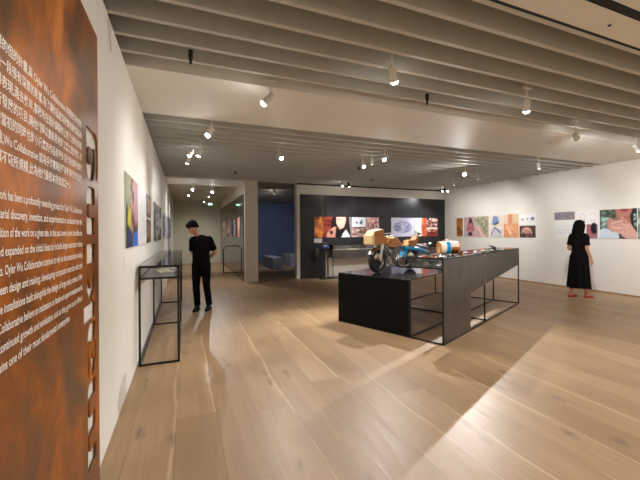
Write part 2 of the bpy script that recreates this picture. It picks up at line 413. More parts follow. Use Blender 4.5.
spot('ceiling spotlight before the blue doorway, over open floor', (1.63,5.94,2.80), (2.6,3.6,.0), 110*W, 100, .8, rad=.02)
spot('nearest ceiling spotlight above the black-framed glass case', (.30,4.90,2.80), (-.48,4.7,1.45), 17*W, 100, 1)
spot('left one of the paired lamps farther above the glass case', (.08,6.30,2.80), (-.48,6.4,1.5), 8*W, 90, 1, lens='lensdim')
spot('right one of the paired lamps farther above the glass case', (.23,6.24,2.80), (-.48,7.3,1.3), 17*W, 110, 1)
spot('ceiling spotlight just behind the paired lamps over the case', (.05,6.95,2.80), (-.48,8.2,1.5), 9*W, 100, 1, lens='lensdim')
spot('dim white spotlight high by the right wall, left of the soffit corner', (7.20,5.08,2.84), (9.12,6.1,1.4), 45*W, 90, 1, lens='lensdim')
spot('dim white spotlight just right of the dazzling one', (7.12,6.67,2.84), (9.12,7.9,1.4), 80*W, 84, 1, lens='lensdim')
spot('small dim white spotlight in the far right ceiling corner', (7.36,7.77,2.84), (9.12,9.0,1.4), 40*W, 90, 1, lens='lensdim')
spot('lit white head of the pair left above the dark steel wall', (4.42,9.20,2.86), (4.7,10.07,.9), 60*W, 75, .8)
spot('black head of the pair left above the dark steel wall', (4.67,9.25,2.86), (5.6,10.07,1.5), 34*W, 85, .8, black=True, lens='lensdim')
spot('lit white head of the pair right above the dark steel wall', (8.50,9.25,2.86), (7.9,10.07,.9), 60*W, 75, .8)
spot('black head of the pair right above the dark steel wall', (8.32,9.30,2.86), (7.0,10.07,1.5), 38*W, 85, .8, black=True, lens='lensdim')
G2 = 'corridor spotlights'
spot('nearer left lamp of the corridor ceiling', (.23,11.2,2.80), (-.48,10.6,1.5), 22*W, 110, 1, group=G2)
spot('farther left lamp of the corridor ceiling', (.13,12.9,2.80), (-.48,12.8,1.5), 18*W, 110, 1, group=G2, lens='lensdim', top=3.0)
spot('nearer right lamp of the corridor ceiling', (.84,11.65,2.80), (.8,9.0,0), 70*W, 120, 1, group=G2, top=3.0)
spot('farther right lamp of the corridor ceiling', (.83,13.1,2.80), (.7,15.0,0), 60*W, 120, 1, group=G2, lens='lensdim', top=3.0)
spot('last corridor lamp close to the exit sign', (.77,15.2,2.80), (.5,16.6,0), 40*W, 120, 1, group=G2, lens='lensdim', top=3.0)
spot('lone small lamp on the ceiling of the blue room', (2.98,11.9,2.86), (3.4,15.5,.6), 80*W, 110, 1, group='blue room lamp', top=3.0, col=(.8,.86,1))
# text panel lamp, then unseen lamps added behind the camera for bounce light
G3 = 'spotlights over the near gallery'
spot('spotlight lighting the rusted text panel', (.75,.55,2.82), (-.38,1.05,1.6), 24*W, 52, 1, group=G3)
spot('added fill spotlight near the text panel facing the floor', (1.6,-.3,2.82), (1.5,.9,0), 45*W, 125, 1, group=G3)
spot('added fill spotlight over the near right floor', (4.8,.4,2.82), (4.8,1.0,0), 65*W, 125, 1, group=G3)
spot('added fill spotlight facing the near right wall', (6.9,.9,2.82), (9.12,1.8,1.0), 90*W, 110, 1, group=G3)
spot('added fill spotlight above the right floor by the wall', (6.9,.2,2.82), (6.6,1.0,0), 90*W, 125, 1, group=G3)
for i, (x, w__) in enumerate(((.8, 50), (2.6, 75), (4.4, 75), (6.2, 75), (8.0, 75))):  # rear row added out of view to brighten floor and ceiling
    spot('%s of five added floor fill spotlights along the rear wall' % ('first','second','third','fourth','fifth')[i], (x,-1.7,2.82), (x,-1.5,0), w__*W, 140, 1, group=G3)

# small black ceiling devices
for p, lb in (((.054,3.12), 'small black sensor under the slats near the left wall'), ((2.59,3.14), 'small black sensor under the slats above the motorcycle')):
    r = thing('ceiling_sensor', lb, 'sensor', (p[0], p[1], 2.93), 0, 'black ceiling sensors')
    MB().tube((0,0,.03),(0,0,.10), .02, seg=20).build('mount', M['black'], r, 40)
    b_ = MB(); b_.tube((0,0,-.01),(0,0,.03), .010, .015, 16); b_.ball((0,0,-.01), .012, 2); b_.build('body', M['black'], r, 40)
for x, y in ((3.9,7.2),(5.1,8.6),(1.2,8.8)):
    r = tag(MB().tube((0,0,0),(0,0,.04), .028, .02, 16).tube((0,0,.04),(0,0,.40), .012, seg=10).build('sprinkler', M['blackgap'], None, 40, loc=(x, y, 2.955)), 'tiny dark sprinkler head under the far slats', 'sprinkler', 'sprinkler heads in the far ceiling')
tag(MB().tube((0,0,0),(0,0,.006), .012, seg=16).build('sprinkler_plate', M['blackgap'], None, loc=(2.98,1.55,2.994)), 'tiny dark plate on the flat board at the top right', 'sprinkler plate')
# exit sign
r = thing('exit_sign', 'glowing green exit sign hanging at the end of the corridor', 'exit sign', (1.02,15.3,2.70))
MB().box(-.09,.09,-.015,.015,-.05,.05, bev=.004).build('sign_box', M['green'], r)
MB().tube((-.07,0,.05),(-.07,0,.30),.005,seg=8).build('hanger', M['whitemetal'], r); MB().tube((.07,0,.05),(.07,0,.30),.005,seg=8).build('hanger', M['whitemetal'], r)
pg = MB(); pg.ball((-.055,-.024,.04),(.013,.004,.013),2)
for a, b in (((-.055,.025),(-.07,-.01)),((-.07,-.01),(-.045,-.03)),((-.045,-.03),(-.05,-.055)),((-.07,-.01),(-.095,-.035)),((-.058,.02),(-.03,.0)),((-.058,.02),(-.085,.005))):
    pg.tube((a[0],-.023,a[1]),(b[0],-.023,b[1]),.007,seg=8)
pg.box(.02,.11,-.0245,-.021,-.012,.012); pg.prism([(.02,-.035),(.02,.035),(-.015,0)], -.0015, .0015, Matrix.Translation((0,-.023,0)) @ Matrix.Rotation(PI/2,4,'X'))
for v_ in pg.bm.verts: v_.co = Vector((v_.co.x*.75, v_.co.y*.75, v_.co.z*.75))
pg.build('pictogram', M['exitwhite'], r)

# ------------------------------------------------------------------ printed panels (vertex-painted grids)
class Paint:
    def __init__(s, w, h, bg):      # w,h cells
        s.w, s.h = w, h; s.a = np.zeros((h, w, 3)); s.a[:] = np.array(bg)/255.
        yy, xx = np.mgrid[0:h, 0:w]; s.X = (xx+.5)/w; s.Y = 1-(yy+.5)/h      # 0..1, Y up
    def ell(s, cx, cy, rx, ry, col, rot=0, al=1, soft=.12):
        c, n = math.cos(rot), math.sin(rot); dx, dy = s.X-cx, s.Y-cy
        q = ((dx*c+dy*n)/rx)**2+((-dx*n+dy*c)/ry)**2
        m = np.clip((1-q)/soft, 0, 1)[..., None]*al
        s.a = s.a*(1-m)+np.array(col)/255.*m; return s
    def ringe(s, cx, cy, rx, ry, wd, col, al=1):
        q = np.sqrt(((s.X-cx)/rx)**2+((s.Y-cy)/ry)**2); m = np.clip(1-np.abs(q-1)/wd, 0, 1)[..., None]*al
        s.a = s.a*(1-m)+np.array(col)/255.*m; return s
    def rect(s, x0, x1, y0, y1, col, al=1):
        m = ((s.X >= x0)&(s.X < x1)&(s.Y >= y0)&(s.Y < y1))[..., None]*al
        s.a = s.a*(1-m)+np.array(col)/255.*m; return s
    def poly(s, pts, col, al=1):
        ins = np.zeros(s.X.shape, bool); n = len(pts)
        for i in range(n):
            x1, y1 = pts[i]; x2, y2 = pts[(i+1) % n]
            if y1 == y2: continue
            cnd = ((y1 > s.Y) != (y2 > s.Y)) & (s.X < (x2-x1)*(s.Y-y1)/(y2-y1)+x1); ins ^= cnd
        m = ins[..., None]*al; s.a = s.a*(1-m)+np.array(col)/255.*m; return s
    def line(s, x0, y0, x1, y1, wd, col, al=1):
        asp = s.w/s.h; dx, dy = (x1-x0)*asp, y1-y0; L2 = dx*dx+dy*dy+1e-9
        t = np.clip(((s.X-x0)*asp*dx+(s.Y-y0)*dy)/L2, 0, 1)
        q = np.sqrt(((s.X-x0)*asp-t*dx)**2+((s.Y-y0)-t*dy)**2); m = np.clip((wd-q)/(wd*.4), 0, 1)[..., None]*al
        s.a = s.a*(1-m)+np.array(col)/255.*m; return s
    def blotch(s, n, cols, x0=0, x1=1, y0=0, y1=1, r=(.03,.12), al=.8):
        keep = s.a.copy()
        for i in range(n):
            s.ell(RNG.uniform(x0, x1), RNG.uniform(y0, y1), RNG.uniform(*r), RNG.uniform(*r), cols[i % len(cols)], RNG.uniform(0, 3), al)
        m = ((s.X >= x0)&(s.X < x1)&(s.Y >= y0)&(s.Y < y1))[..., None]
        s.a = np.where(m, s.a, keep); return s
    def grain(s, amt=.04):
        s.a = np.clip(s.a*(1+RNG.normal(0, amt, s.a.shape[:2])[..., None]), 0, 1); return s
    def textlines(s, x0, x1, y0, y1, n, col=(150,148,150), al=.6):
        st = (y1-y0)/n
        for i in range(n):
            y = y1-(i+.5)*st; e = x1 if i < n-1 else x0+(x1-x0)*.6
            m = ((s.X >= x0)&(s.X < e)&(np.abs(s.Y-y) < st*.25)&(RNG.random(s.X.shape) < .7))[..., None]*al
            s.a = s.a*(1-m)+np.array(col)/255.*m
        return s

def panel(label, cat, P, wid, hgt, loc, rz, group, th=.012, frame=None):
    """front faces local -Y; x across, z up; loc = bottom centre of the back face"""
    w, h = P.w, P.h
    bm = bmesh.new(); lay = bm.loops.layers.float_color.new('print')
    V = [[bm.verts.new((-wid/2+wid*i/w, -th, hgt*(1-j/h))) for i in range(w+1)] for j in range(h+1)]
    L_ = np.where(P.a <= .04045, P.a/12.92, ((P.a+.055)/1.055)**2.4)
    A = np.zeros((h+1, w+1, 3)); cnt = np.zeros((h+1, w+1, 1))
    for dj in (0, 1):
        for di in (0, 1): A[dj:dj+h, di:di+w] += L_; cnt[dj:dj+h, di:di+w] += 1
    A /= cnt
    for j in range(h):
        for i in range(w):
            f = bm.faces.new((V[j+1][i], V[j+1][i+1], V[j][i+1], V[j][i]))
            for lp, (jj, ii) in zip(f.loops, ((j+1, i), (j+1, i+1), (j, i+1), (j, i))): lp[lay] = (*A[jj, ii], 1)
    x0, x1 = -wid/2, wid/2
    c = [bm.verts.new(p) for p in ((x0,-th,0),(x1,-th,0),(x1,-th,hgt),(x0,-th,hgt),(x0,0,0),(x1,0,0),(x1,0,hgt),(x0,0,hgt))]
    for q in ((4,5,1,0),(5,6,2,1),(6,7,3,2),(7,4,0,3),(7,6,5,4)):
        f = bm.faces.new([c[k] for k in q])
        for lp in f.loops: lp[lay] = (.75,.74,.72,1)
    me = bpy.data.meshes.new('photo_panel'); bm.to_mesh(me); bm.free(); me.materials.append(M['print'])
    name = {'photo print':'photo_print','text panel':'text_panel','drawing print':'drawing_print','wood sample':'wood_sample'}.get(cat,'photo_print')
    o = bpy.data.objects.new(name, me); C.objects.link(o); o.location = loc; o.rotation_euler = (0, 0, rz)
    return tag(o, label, cat, group)

# -- back wall row (faces -Y): spans given as x0,x1
def back(label, cat, P, x0, x1, z0=1.29, z1=1.955):
    return panel(label, cat, P, x1-x0, z1-z0, ((x0+x1)/2, YB-.031, z0), 0, 'prints on the dark steel wall', th=.02)
P = Paint(16,40,(176,92,40)).blotch(60,[(206,112,48),(150,72,30),(220,140,70),(120,56,26)], r=(.05,.2)).textlines(.15,.8,.25,.85,14,(232,190,150),.35)
back('narrow orange rust-toned print at the left end of the steel wall row', 'photo print', P, 3.835, 4.141)
P = Paint(64,52,(120,44,34)).blotch(50,[(150,52,36),(170,70,50),(96,30,28)],0,.35,0,1,(.04,.14))
P.ell(.40,.55,.16,.55,(30,18,18)).ell(.92,.75,.12,.35,(128,124,126)).rect(.93,1,0,1,(140,136,138))
P.ell(.74,.62,.17,.42,(34,20,20)).poly([(.44,1),(.82,1),(.78,.72),(.72,.48),(.58,.40),(.50,.48),(.47,.62),(.43,.70)],(232,176,160))
P.ell(.60,.72,.14,.30,(238,190,172)).ell(.52,.50,.035,.03,(190,50,60)).ell(.56,.86,.06,.02,(60,30,28)).poly([(.8,1),(.9,1),(.98,0),(.86,.0),(.80,.4)],(40,22,22))
P.poly([(.40,0),(.86,0),(.74,.36),(.56,.36),(.46,.22)],(24,20,24)).poly([(.62,0),(.70,.22),(.80,.38),(.92,.12),(.96,0)],(235,235,240))
P.poly([(.10,0),(.08,.18),(.22,.38),(.36,.52),(.44,.50),(.42,.3),(.40,0)],(214,150,128)).line(.2,.2,.36,.48,.03,(236,180,158)).line(.14,.12,.3,.36,.03,(230,172,150)).ell(.26,.24,.06,.1,(40,40,52)).grain(.03)
back('photo of a pale face with dark hair and a raised ringed hand', 'photo print', P, 4.162, 5.144)
P = Paint(30,26,(236,240,246)).ell(.35,.45,.08,.12,(70,80,96)).ell(.66,.42,.12,.12,(60,76,92)).ell(.7,.62,.06,.14,(90,110,120)).rect(.2,.8,.24,.27,(190,196,204))
back('pale print of two small objects above a floral photo', 'photo print', P, 5.166, 5.686, 1.63, 1.955)
P = Paint(30,26,(150,110,112)).blotch(90,[(220,196,190),(90,60,64),(190,140,140),(60,70,52),(236,222,210),(120,84,60)], r=(.04,.13))
back('busy floral photo below the pale print of two objects', 'photo print', P, 5.166, 5.686, 1.29, 1.615)
P = Paint(30,44,(190,140,140)).blotch(120,[(226,190,186),(150,90,96),(206,150,140),(110,60,64),(236,214,204)], r=(.04,.14)).poly([(0,0),(0,.4),(.5,.1),(.6,0)],(120,60,50),.5)
back('pink speckled photo at the right end of the left steel wall row', 'photo print', P, 5.713, 6.205)
P = Paint(72,56,(214,214,236))
for q in range(34):
    a = RNG.uniform(0, 2*PI); P.ringe(.48+.25*math.cos(a), .5+.13*math.sin(a), RNG.uniform(.05,.13), RNG.uniform(.07,.17), .16, (96,96,150) if q % 2 else (140,140,186), .75)
P.ringe(.48,.5,.38,.30,.05,(84,84,140)).ell(.5,.5,.10,.07,(206,206,230))
back('lilac drawing of a tangled ring shape on the steel wall', 'drawing print', P, 6.716, 7.698)
P = Paint(12,40,(246,244,246)).textlines(.2,.8,.3,.9,12,(220,216,222),.4)
back('blank white strip between the ring drawing and the orange strip', 'text panel', P, 7.72, 7.994)
P = Paint(12,40,(206,92,58)).blotch(30,[(220,120,84),(186,74,44)], r=(.1,.3))
back('narrow orange-red strip on the steel wall', 'photo print', P, 7.999, 8.219)
P = Paint(28,24,(130,60,54)).blotch(70,[(230,206,200),(90,36,34),(170,90,84),(240,226,220),(60,30,30)], r=(.05,.16))
back('upper red and white photo at the right end of the steel wall', 'photo print', P, 8.228, 8.733, 1.63, 1.955)
P = Paint(28,24,(140,60,50)).ell(.5,.4,.4,.25,(110,36,32)).blotch(40,[(210,150,130),(96,40,34),(226,190,170)],0,1,.5,1, r=(.05,.14)).rect(0,1,.85,1,(236,220,206))
back('lower dark red photo at the right end of the steel wall', 'photo print', P, 8.228, 8.733, 1.29, 1.615)
tag(MB().box(3.821,4.096,YB-.035,YB-.030,1.12,1.26).build('caption_plate', M['label']), 'small grey caption plate under the orange rust-toned print', 'label')

# -- right wall row (faces -X): front local -Y -> -X  => rz = -90deg
def right(label, cat, P, y0, y1, z0, z1, grp, th=.012):
    return panel(label, cat, P, y1-y0, z1-z0, (XR-.001, (y0+y1)/2, z0), -PI/2, grp, th)
GA, GB = 'prints on the right wall near its far corner', 'prints on the right wall before the woman'
P = Paint(14,40,(150,96,40)).blotch(30,[(176,116,52),(120,72,28),(190,132,66)], r=(.06,.3))
right('narrow brown wood sample left of the right wall photos', 'wood sample', P, 9.18, 9.47, 1.29, 1.93, GA, .03)
P = Paint(64,40,(186,170,150)).blotch(60,[(150,150,120),(206,196,180),(170,180,150),(130,120,96)],.4,1,0,1,(.03,.1))
P.poly([(0,0),(0,.6),(.1,1),(.4,1),(.46,.6),(.6,.2),(.66,0)],(206,170,176)).poly([(.12,.3),(.24,1),(.34,.9),(.44,.3)],(70,50,54)).ell(.28,.42,.11,.30,(206,120,130)).ell(.28,.45,.06,.03,(90,50,50)).poly([(.5,.5),(.6,.55),(.9,0),(.75,0)],(236,186,176)).ell(.82,.58,.1,.06,(110,106,84)).ell(.82,.58,.05,.03,(230,230,220)).poly([(0,0),(0,.3),(.2,.1),(.25,0)],(190,180,190)).ell(.27,.14,.1,.1,(60,40,44)).grain(.03)
right('photo of a face framed by raised arms over a dark neck', 'photo print', P, 8.10, 9.14, 1.27, 1.95, GA)
P = Paint(34,40,(226,216,200)).poly([(.15,.6),(.3,1),(.6,.95),(.7,.7),(.4,.55)],(120,150,200)).poly([(.3,.62),(.7,.72),(.68,.64),(.34,.54)],(50,50,70)).ell(.5,.2,.45,.3,(206,200,206)).line(.1,.1,.4,.45,.03,(110,104,120)).line(.4,.45,.8,.2,.04,(96,90,104)).line(.5,.45,.9,.4,.03,(240,236,236)).grain(.03)
right('photo with a pale blue cloth above grey curved fabric', 'photo print', P, 7.57, 8.06, 1.27, 1.95, GA)
P = Paint(34,42,(222,160,110)).rect(0,.3,.6,1,(236,214,190)).rect(.6,1,.6,1,(226,196,160)).line(.4,1,.48,.6,.10,(226,150,116)).ell(.5,.3,.46,.32,(232,164,120)).line(.2,.5,.5,.15,.06,(244,196,160)).line(.45,.5,.75,.2,.06,(240,186,146)).ell(.42,.2,.05,.05,(250,240,220)).line(.12,.3,.3,.05,.02,(176,104,70)).line(.6,.3,.8,.08,.02,(176,104,70)).grain(.03)
right('warm orange close-up photo of clasped fingers with a ring', 'photo print', P, 7.05, 7.55, 1.27, 1.97, GA)
P = Paint(34,20,(240,238,238)).ell(.2,.5,.08,.1,(150,160,180)).ell(.5,.52,.07,.08,(166,170,186)).ell(.82,.55,.12,.16,(120,130,150)).line(.05,.5,.95,.5,.015,(200,200,210))
right('white print of three tiny pale jewels above a brown photo', 'photo print', P, 6.53, 7.02, 1.63, 1.95, GA)
P = Paint(34,22,(96,66,60)).ell(.45,.6,.28,.3,(190,140,130)).ringe(.45,.4,.3,.35,.14,(230,220,214)).blotch(24,[(60,40,40),(130,96,86),(90,60,50)],0,1,0,.3,(.04,.1)).grain(.05)
right('small brown photo of a necklace below the white print', 'photo print', P, 6.53, 7.02, 1.27, 1.61, GA)
P = Paint(52,50,(238,238,238)).rect(0,1,.70,1,(142,132,140)).blotch(140,[(176,166,172),(110,100,110),(150,140,150)],0,1,.70,1,(.01,.03)).textlines(.03,.95,.04,.64,15,(176,176,184),.45)
right('pale text panel with a speckled grey photo strip on top', 'text panel', P, 5.51, 6.01, 1.27, 1.94, GB)
P = Paint(52,50,(240,238,238)).ringe(.33,.76,.09,.13,.10,(150,130,150),.8).ringe(.78,.76,.12,.14,.10,(226,170,170),.9).rect(.64,.68,.62,.9,(240,238,238))
P.rect(.5,.96,0,.5,(150,96,100)).poly([(.5,.0),(.5,.5),(.66,.45),(.7,.2),(.62,0)],(180,104,110)).ell(.82,.36,.14,.2,(28,28,40)).poly([(.86,.5),(.96,.5),(.96,.2),(.86,.3)],(70,60,76)).rect(.5,.96,0,.13,(160,120,126)).textlines(.05,.45,.1,.5,8,(190,190,196),.4)
right('white panel with two pale D-shaped outlines, partly behind the woman', 'photo print', P, 4.987, 5.50, 1.27, 1.95, GB)
P = Paint(84,52,(70,72,66)).blotch(90,[(96,110,96),(50,52,48),(120,140,130),(80,84,76)],0,.5,.2,1,(.02,.08)).blotch(24,[(150,190,196),(190,220,214),(120,160,150)],.02,.28,.35,.75,(.015,.07))
P.poly([(0,0),(0,.3),(.12,.36),(.3,.3),(.5,.25),(.55,0)],(206,220,234)).poly([(.42,1),(.9,1),(.9,.7),(.86,.4),(.7,.3),(.5,.4),(.46,.8)],(176,118,104))
P.ell(.66,.92,.20,.18,(186,128,114)).ell(.68,.96,.12,.035,(150,56,66)).ell(.68,.93,.10,.03,(176,76,84)).poly([(.82,.75),(.90,1),(1,1),(1,.1),(.88,.3)],(40,44,46))
P.ell(.36,.46,.15,.26,(198,146,134),.3).ell(.62,.34,.22,.2,(214,166,154),-.2).line(.34,.52,.62,.60,.055,(224,178,166)).line(.32,.44,.66,.48,.055,(216,168,156)).line(.34,.36,.68,.38,.055,(224,180,168)).line(.40,.26,.74,.26,.055,(208,160,150)).line(.60,.72,.78,.5,.055,(206,152,140)).poly([(.6,.1),(.62,.5),(.84,.5),(1,.2),(1,0),(.75,0)],(216,170,158)).line(.36,.47,.62,.53,.008,(150,90,76)).line(.34,.40,.64,.42,.008,(150,90,76)).line(.36,.31,.68,.31,.008,(150,90,76)).ell(.53,.38,.012,.04,(230,230,235)).blotch(10,[(190,214,206),(110,150,130)],.92,1,.4,.9,(.02,.06)).grain(.02)
right('large photo of a bare shoulder, red lips and a ringed hand', 'photo print', P, 4.25, 4.955, 1.27, 1.94, GB)
P = Paint(30,30,(120,140,130)).blotch(30,[(80,110,96),(200,214,200),(60,70,62)], r=(.04,.16))
right('green foliage photo at the right edge of the picture', 'photo print', P, 3.6, 4.235, 1.27, 1.94, GB)

def part_wall(label, P, y0, y1):
    return panel(label, 'photo print', P, y1-y0, .64, (1.614, (y0+y1)/2, 1.31), -PI/2, 'prints on the dark glass wall')
P = Paint(40,30,(60,70,110)).rect(.0,.28,0,1,(70,84,140)).rect(.28,.5,0,1,(230,228,232)).rect(.5,.72,0,1,(50,46,60)).rect(.72,1,0,1,(220,140,130)).ell(.86,.6,.1,.3,(240,190,176)).blotch(14,[(40,50,90),(240,236,240)],0,.5,0,1,(.03,.1))
part_wall('nearest print on the dark corridor glass, with blue and pink bands', P, 10.82, 12.76)
P = Paint(20,30,(90,50,50)).ell(.5,.5,.3,.4,(230,200,196)).blotch(12,[(170,60,70),(60,40,44)],r=(.06,.2))
part_wall('middle red and white print on the dark corridor glass', P, 13.4, 14.3)
P = Paint(16,30,(200,150,110)).blotch(14,[(230,190,150),(120,80,50)],r=(.08,.25))
part_wall('farthest orange print on the dark corridor glass', P, 15.1, 15.9)

# -- left wall row (faces +X): rz=+90deg ; local x -> +y
def left(label, cat, P, y0, y1, z0, z1):
    return panel(label, cat, P, y1-y0, z1-z0, (XL+.001, (y0+y1)/2, z0), PI/2, 'prints on the long left wall')
P = Paint(44,40,(120,90,84)).rect(0,.3,.0,1,(60,54,50)).blotch(60,[(160,110,96),(90,70,66),(190,150,130),(70,56,60)],.3,1,.2,1,(.04,.16)).poly([(.1,.3),(.2,.6),(.4,.5),(.35,.28)],(200,196,60)).ell(.15,.8,.2,.25,(150,150,120)).poly([(.55,0),(.6,.2),(1,.24),(1,0)],(40,110,210)).ell(.3,.12,.2,.14,(40,60,110)).poly([(.7,1),(.6,.5),(.8,.3),(1,.4),(1,1)],(190,140,150)).grain(.05)
left('large vivid photo nearest on the left wall, blue in its lower corner', 'photo print', P, 3.42, 4.22, 1.32, 2.0)
P = Paint(40,44,(226,224,226)).textlines(.1,.9,.1,.92,18,(180,178,186),.5)
left('white text panel right of the vivid photo on the left wall', 'text panel', P, 4.25, 5.1, 1.32, 2.0)
P = Paint(24,22,(110,84,70)).ell(.5,.5,.3,.35,(200,150,120)).blotch(16,[(70,50,46),(150,120,100)],r=(.05,.14))
left('upper one of the two small stacked photos on the left wall', 'photo print', P, 5.14, 5.74, 1.68, 2.0)
P = Paint(24,22,(96,76,66)).ell(.4,.5,.3,.3,(170,130,110)).blotch(16,[(60,44,42),(140,110,96)],r=(.05,.14))
left('lower one of the two small stacked photos on the left wall', 'photo print', P, 5.14, 5.74, 1.32, 1.65)
P = Paint(50,34,(70,62,58)).ell(.35,.4,.12,.5,(190,186,190)).ell(.6,.5,.1,.35,(200,196,206)).blotch(34,[(110,96,90),(50,44,44),(150,134,126)],r=(.03,.12)).ell(.85,.5,.1,.16,(226,220,220)).grain(.06)
left('dark photo with pale standing shapes beyond the stacked photos', 'photo print', P, 6.3, 8.2, 1.32, 2.0)
P = Paint(40,30,(200,206,220)).rect(0,.45,.1,.95,(110,130,180)).blotch(20,[(90,100,140),(190,170,160),(150,160,190)],r=(.04,.12))
left('blue-toned photo deeper along the left wall', 'photo print', P, 8.8, 10.6, 1.32, 1.95)
P = Paint(40,30,(150,150,170)).blotch(30,[(90,90,120),(206,200,206),(120,110,120)],r=(.04,.14))
left('last greyish photo at the corridor end of the left wall', 'photo print', P, 11.0, 13.6, 1.32, 1.95)
for y, z in ((3.42,1.12),(5.2,1.16),(6.3,1.16)):
    tag(MB().box(-.002,.0,-.06,.06,0,.12).build('caption_plate', M['wall'], None, loc=(XL+.003,y-.0,z)), 'small white caption card low on the left wall', 'label', 'caption cards on the left wall')

# ------------------------------------------------------------------ rusted text panel
XS = -.36
def text_mesh(body, sx=1, sy=1, ext=.0, off=0):
    cu = bpy.data.curves.new('t', 'FONT'); cu.body = body; cu.size = 1; cu.extrude = ext; cu.offset = off; cu.resolution_u = 3
    o = bpy.data.objects.new('t', cu); C.objects.link(o); bpy.context.view_layer.update()
    me = bpy.data.meshes.new_from_object(o.evaluated_get(bpy.context.evaluated_depsgraph_get()))
    bpy.data.objects.remove(o); bpy.data.curves.remove(cu)
    return me
sign = thing('rusted_sign', 'tall rusted steel panel with white text and cut-out letters by left wall', 'text panel', (XS, .8, 0))
S0, S1, ST = -.25, 1.775, 2.33
YBASE = 1.713; XH = .132
GL = [  # cut letters of "making", read upwards: (height up the panel, outlines (along, up in x-heights))
 (.495, [[(0,0),(0,1),(.155,1),(.174,.95),(.19,1),(.30,1),(.335,.93),(.348,.8),(.348,0),(.278,0),(.278,.68),(.262,.76),(.225,.76),(.209,.68),(.209,0),(.139,0),(.139,.68),(.123,.76),(.085,.76),(.07,.68),(.07,0)]]),
 (.855, [[(0,.25),(.02,.08),(.06,0),(.13,0),(.157,.07),(.157,0),(.227,0),(.227,.72),(.20,.92),(.15,1),(.07,1),(.02,.92),(.01,.72),(.075,.72),(.09,.80),(.135,.80),(.157,.72),(.157,.62),(.07,.58),(.02,.50),(0,.38)], [(.07,.28),(.08,.20),(.12,.18),(.145,.25),(.150,.42),(.10,.40),(.075,.35)]]),
 (1.095, [[(0,0),(0,1.36),(.07,1.36),(.07,.62),(.13,1),(.205,1),(.13,.56),(.21,0),(.135,0),(.09,.36),(.07,.28),(.07,0)]]),
 (1.328, [[(0,0),(0,1),(.08,1),(.08,0)], [(0,1.14),(0,1.36),(.08,1.36),(.08,1.14)]]),
 (1.448, [[(0,0),(0,1),(.145,1),(.18,.92),(.195,.78),(.195,0),(.125,0),(.125,.68),(.11,.76),(.085,.76),(.07,.68),(.07,0)]]),
 (1.668, [[(.145,.08),(.12,.02),(.06,.02),(.02,.12),(0,.32),(0,.68),(.02,.88),(.06,1),(.12,1),(.145,.92),(.145,1),(.215,1),(.215,-.15),(.195,-.32),(.15,-.40),(.05,-.40),(.01,-.30),(.005,-.18),(.07,-.18),(.08,-.24),(.13,-.24),(.145,-.15)], [(.07,.35),(.07,.66),(.09,.78),(.125,.78),(.138,.66),(.138,.35),(.125,.24),(.09,.24)]])]
cd = bpy.data.curves.new('lettering', 'CURVE'); cd.dimensions = '2D'; cd.fill_mode = 'BOTH'; cd.extrude = .004
def poly_spline(P_):
    sp = cd.splines.new('POLY'); sp.points.add(len(P_)-1); sp.use_cyclic_u = True
    for p, c_ in zip(sp.points, P_): p.co = (*c_, 0, 1)
poly_spline([(0, YBASE-S1), (ST, YBASE-S1), (ST, YBASE-S0), (0, YBASE-S0)])
for z0_, outs in GL:
    for o_ in outs: poly_spline([(z0_+x_, y_*XH) for x_, y_ in o_])
lo_ = bpy.data.objects.new('lettering', cd); C.objects.link(lo_)
bpy.context.view_layer.update()
nm = bpy.data.meshes.new_from_object(lo_.evaluated_get(bpy.context.evaluated_depsgraph_get()))
for v in nm.vertices:
    x, y, z = v.co; v.co = Vector((z-.004, (YBASE-.8)-y, x))
bm = bmesh.new(); bm.from_mesh(nm); bmesh.ops.remove_doubles(bm, verts=bm.verts, dist=1e-5); bmesh.ops.recalc_face_normals(bm, faces=bm.faces); bm.to_mesh(nm); bm.free()
nm.materials.clear(); nm.materials.append(M['rust'])
bpy.data.objects.remove(lo_)
pan = bpy.data.objects.new('rusted_sheet', nm); C.objects.link(pan); pan.parent = sign
EN = [("The obsession with line in our early ", "work has been a profoundly rewarding product for Oyler Wu Collaborative"),
 ("and it has long been the site of ma", "terial discovery, invention, and experimentation conducted from the"),
 ("studio, always within the defini", "tion of the work on a given site. In the past several years, the office has"),
 ("taken new commissions and ", "expanded on the initial ideas to include larger and more robust"),
 ("scales of built work and objec", "ts. Oyler Wu Collaborative continue to rely on the constructed working"),
 ("back and forth betwe", "en design and making, developing composite materials with craft"),
 ("and skill. From the first of th", "e installations built alongside the design of large scale projects, Oyler"),
 ("Wu Col", "laborative believe an insistence on hands-on experimentation and its"),
 ("role is vital to their", " continued growth and evolution, and as they grow as an office it"),
 ("remai", "ns one of their most fundamental enterprises.")]
CN = [("多年以來線條一直是本工作室最重要的", "但的計畫,與 Oyler Wu Collaborative 有著密切的關聯"),
 ("材料與構造的研究從最初的裝置開始", "一段很有深厚的影響,為了讓作品能夠持續地發展與延伸"),
 ("無論是在工作室之中或是在基地現場", "表現,過去幾年,事務所在設計與製作上有了全新的探索"),
 ("他們持續以手工製作與數位製造並行", "發展的項目,讓他們得以重新思考對工藝之間的關係,和"),
 ("從小型的裝置作品到大型的建築計畫", "當初的同時也對小尺度的作品有更多,我們相信動手實作"),
 ("在材料以及技術上不斷累積的經驗,", "Wu Collaborative 認為手作實驗的堅持對事務所的發展"),
 ("持續成長與蛻變,隨著事務所的規模", "不斷所規模,此為他們最根本的信念之一。")]
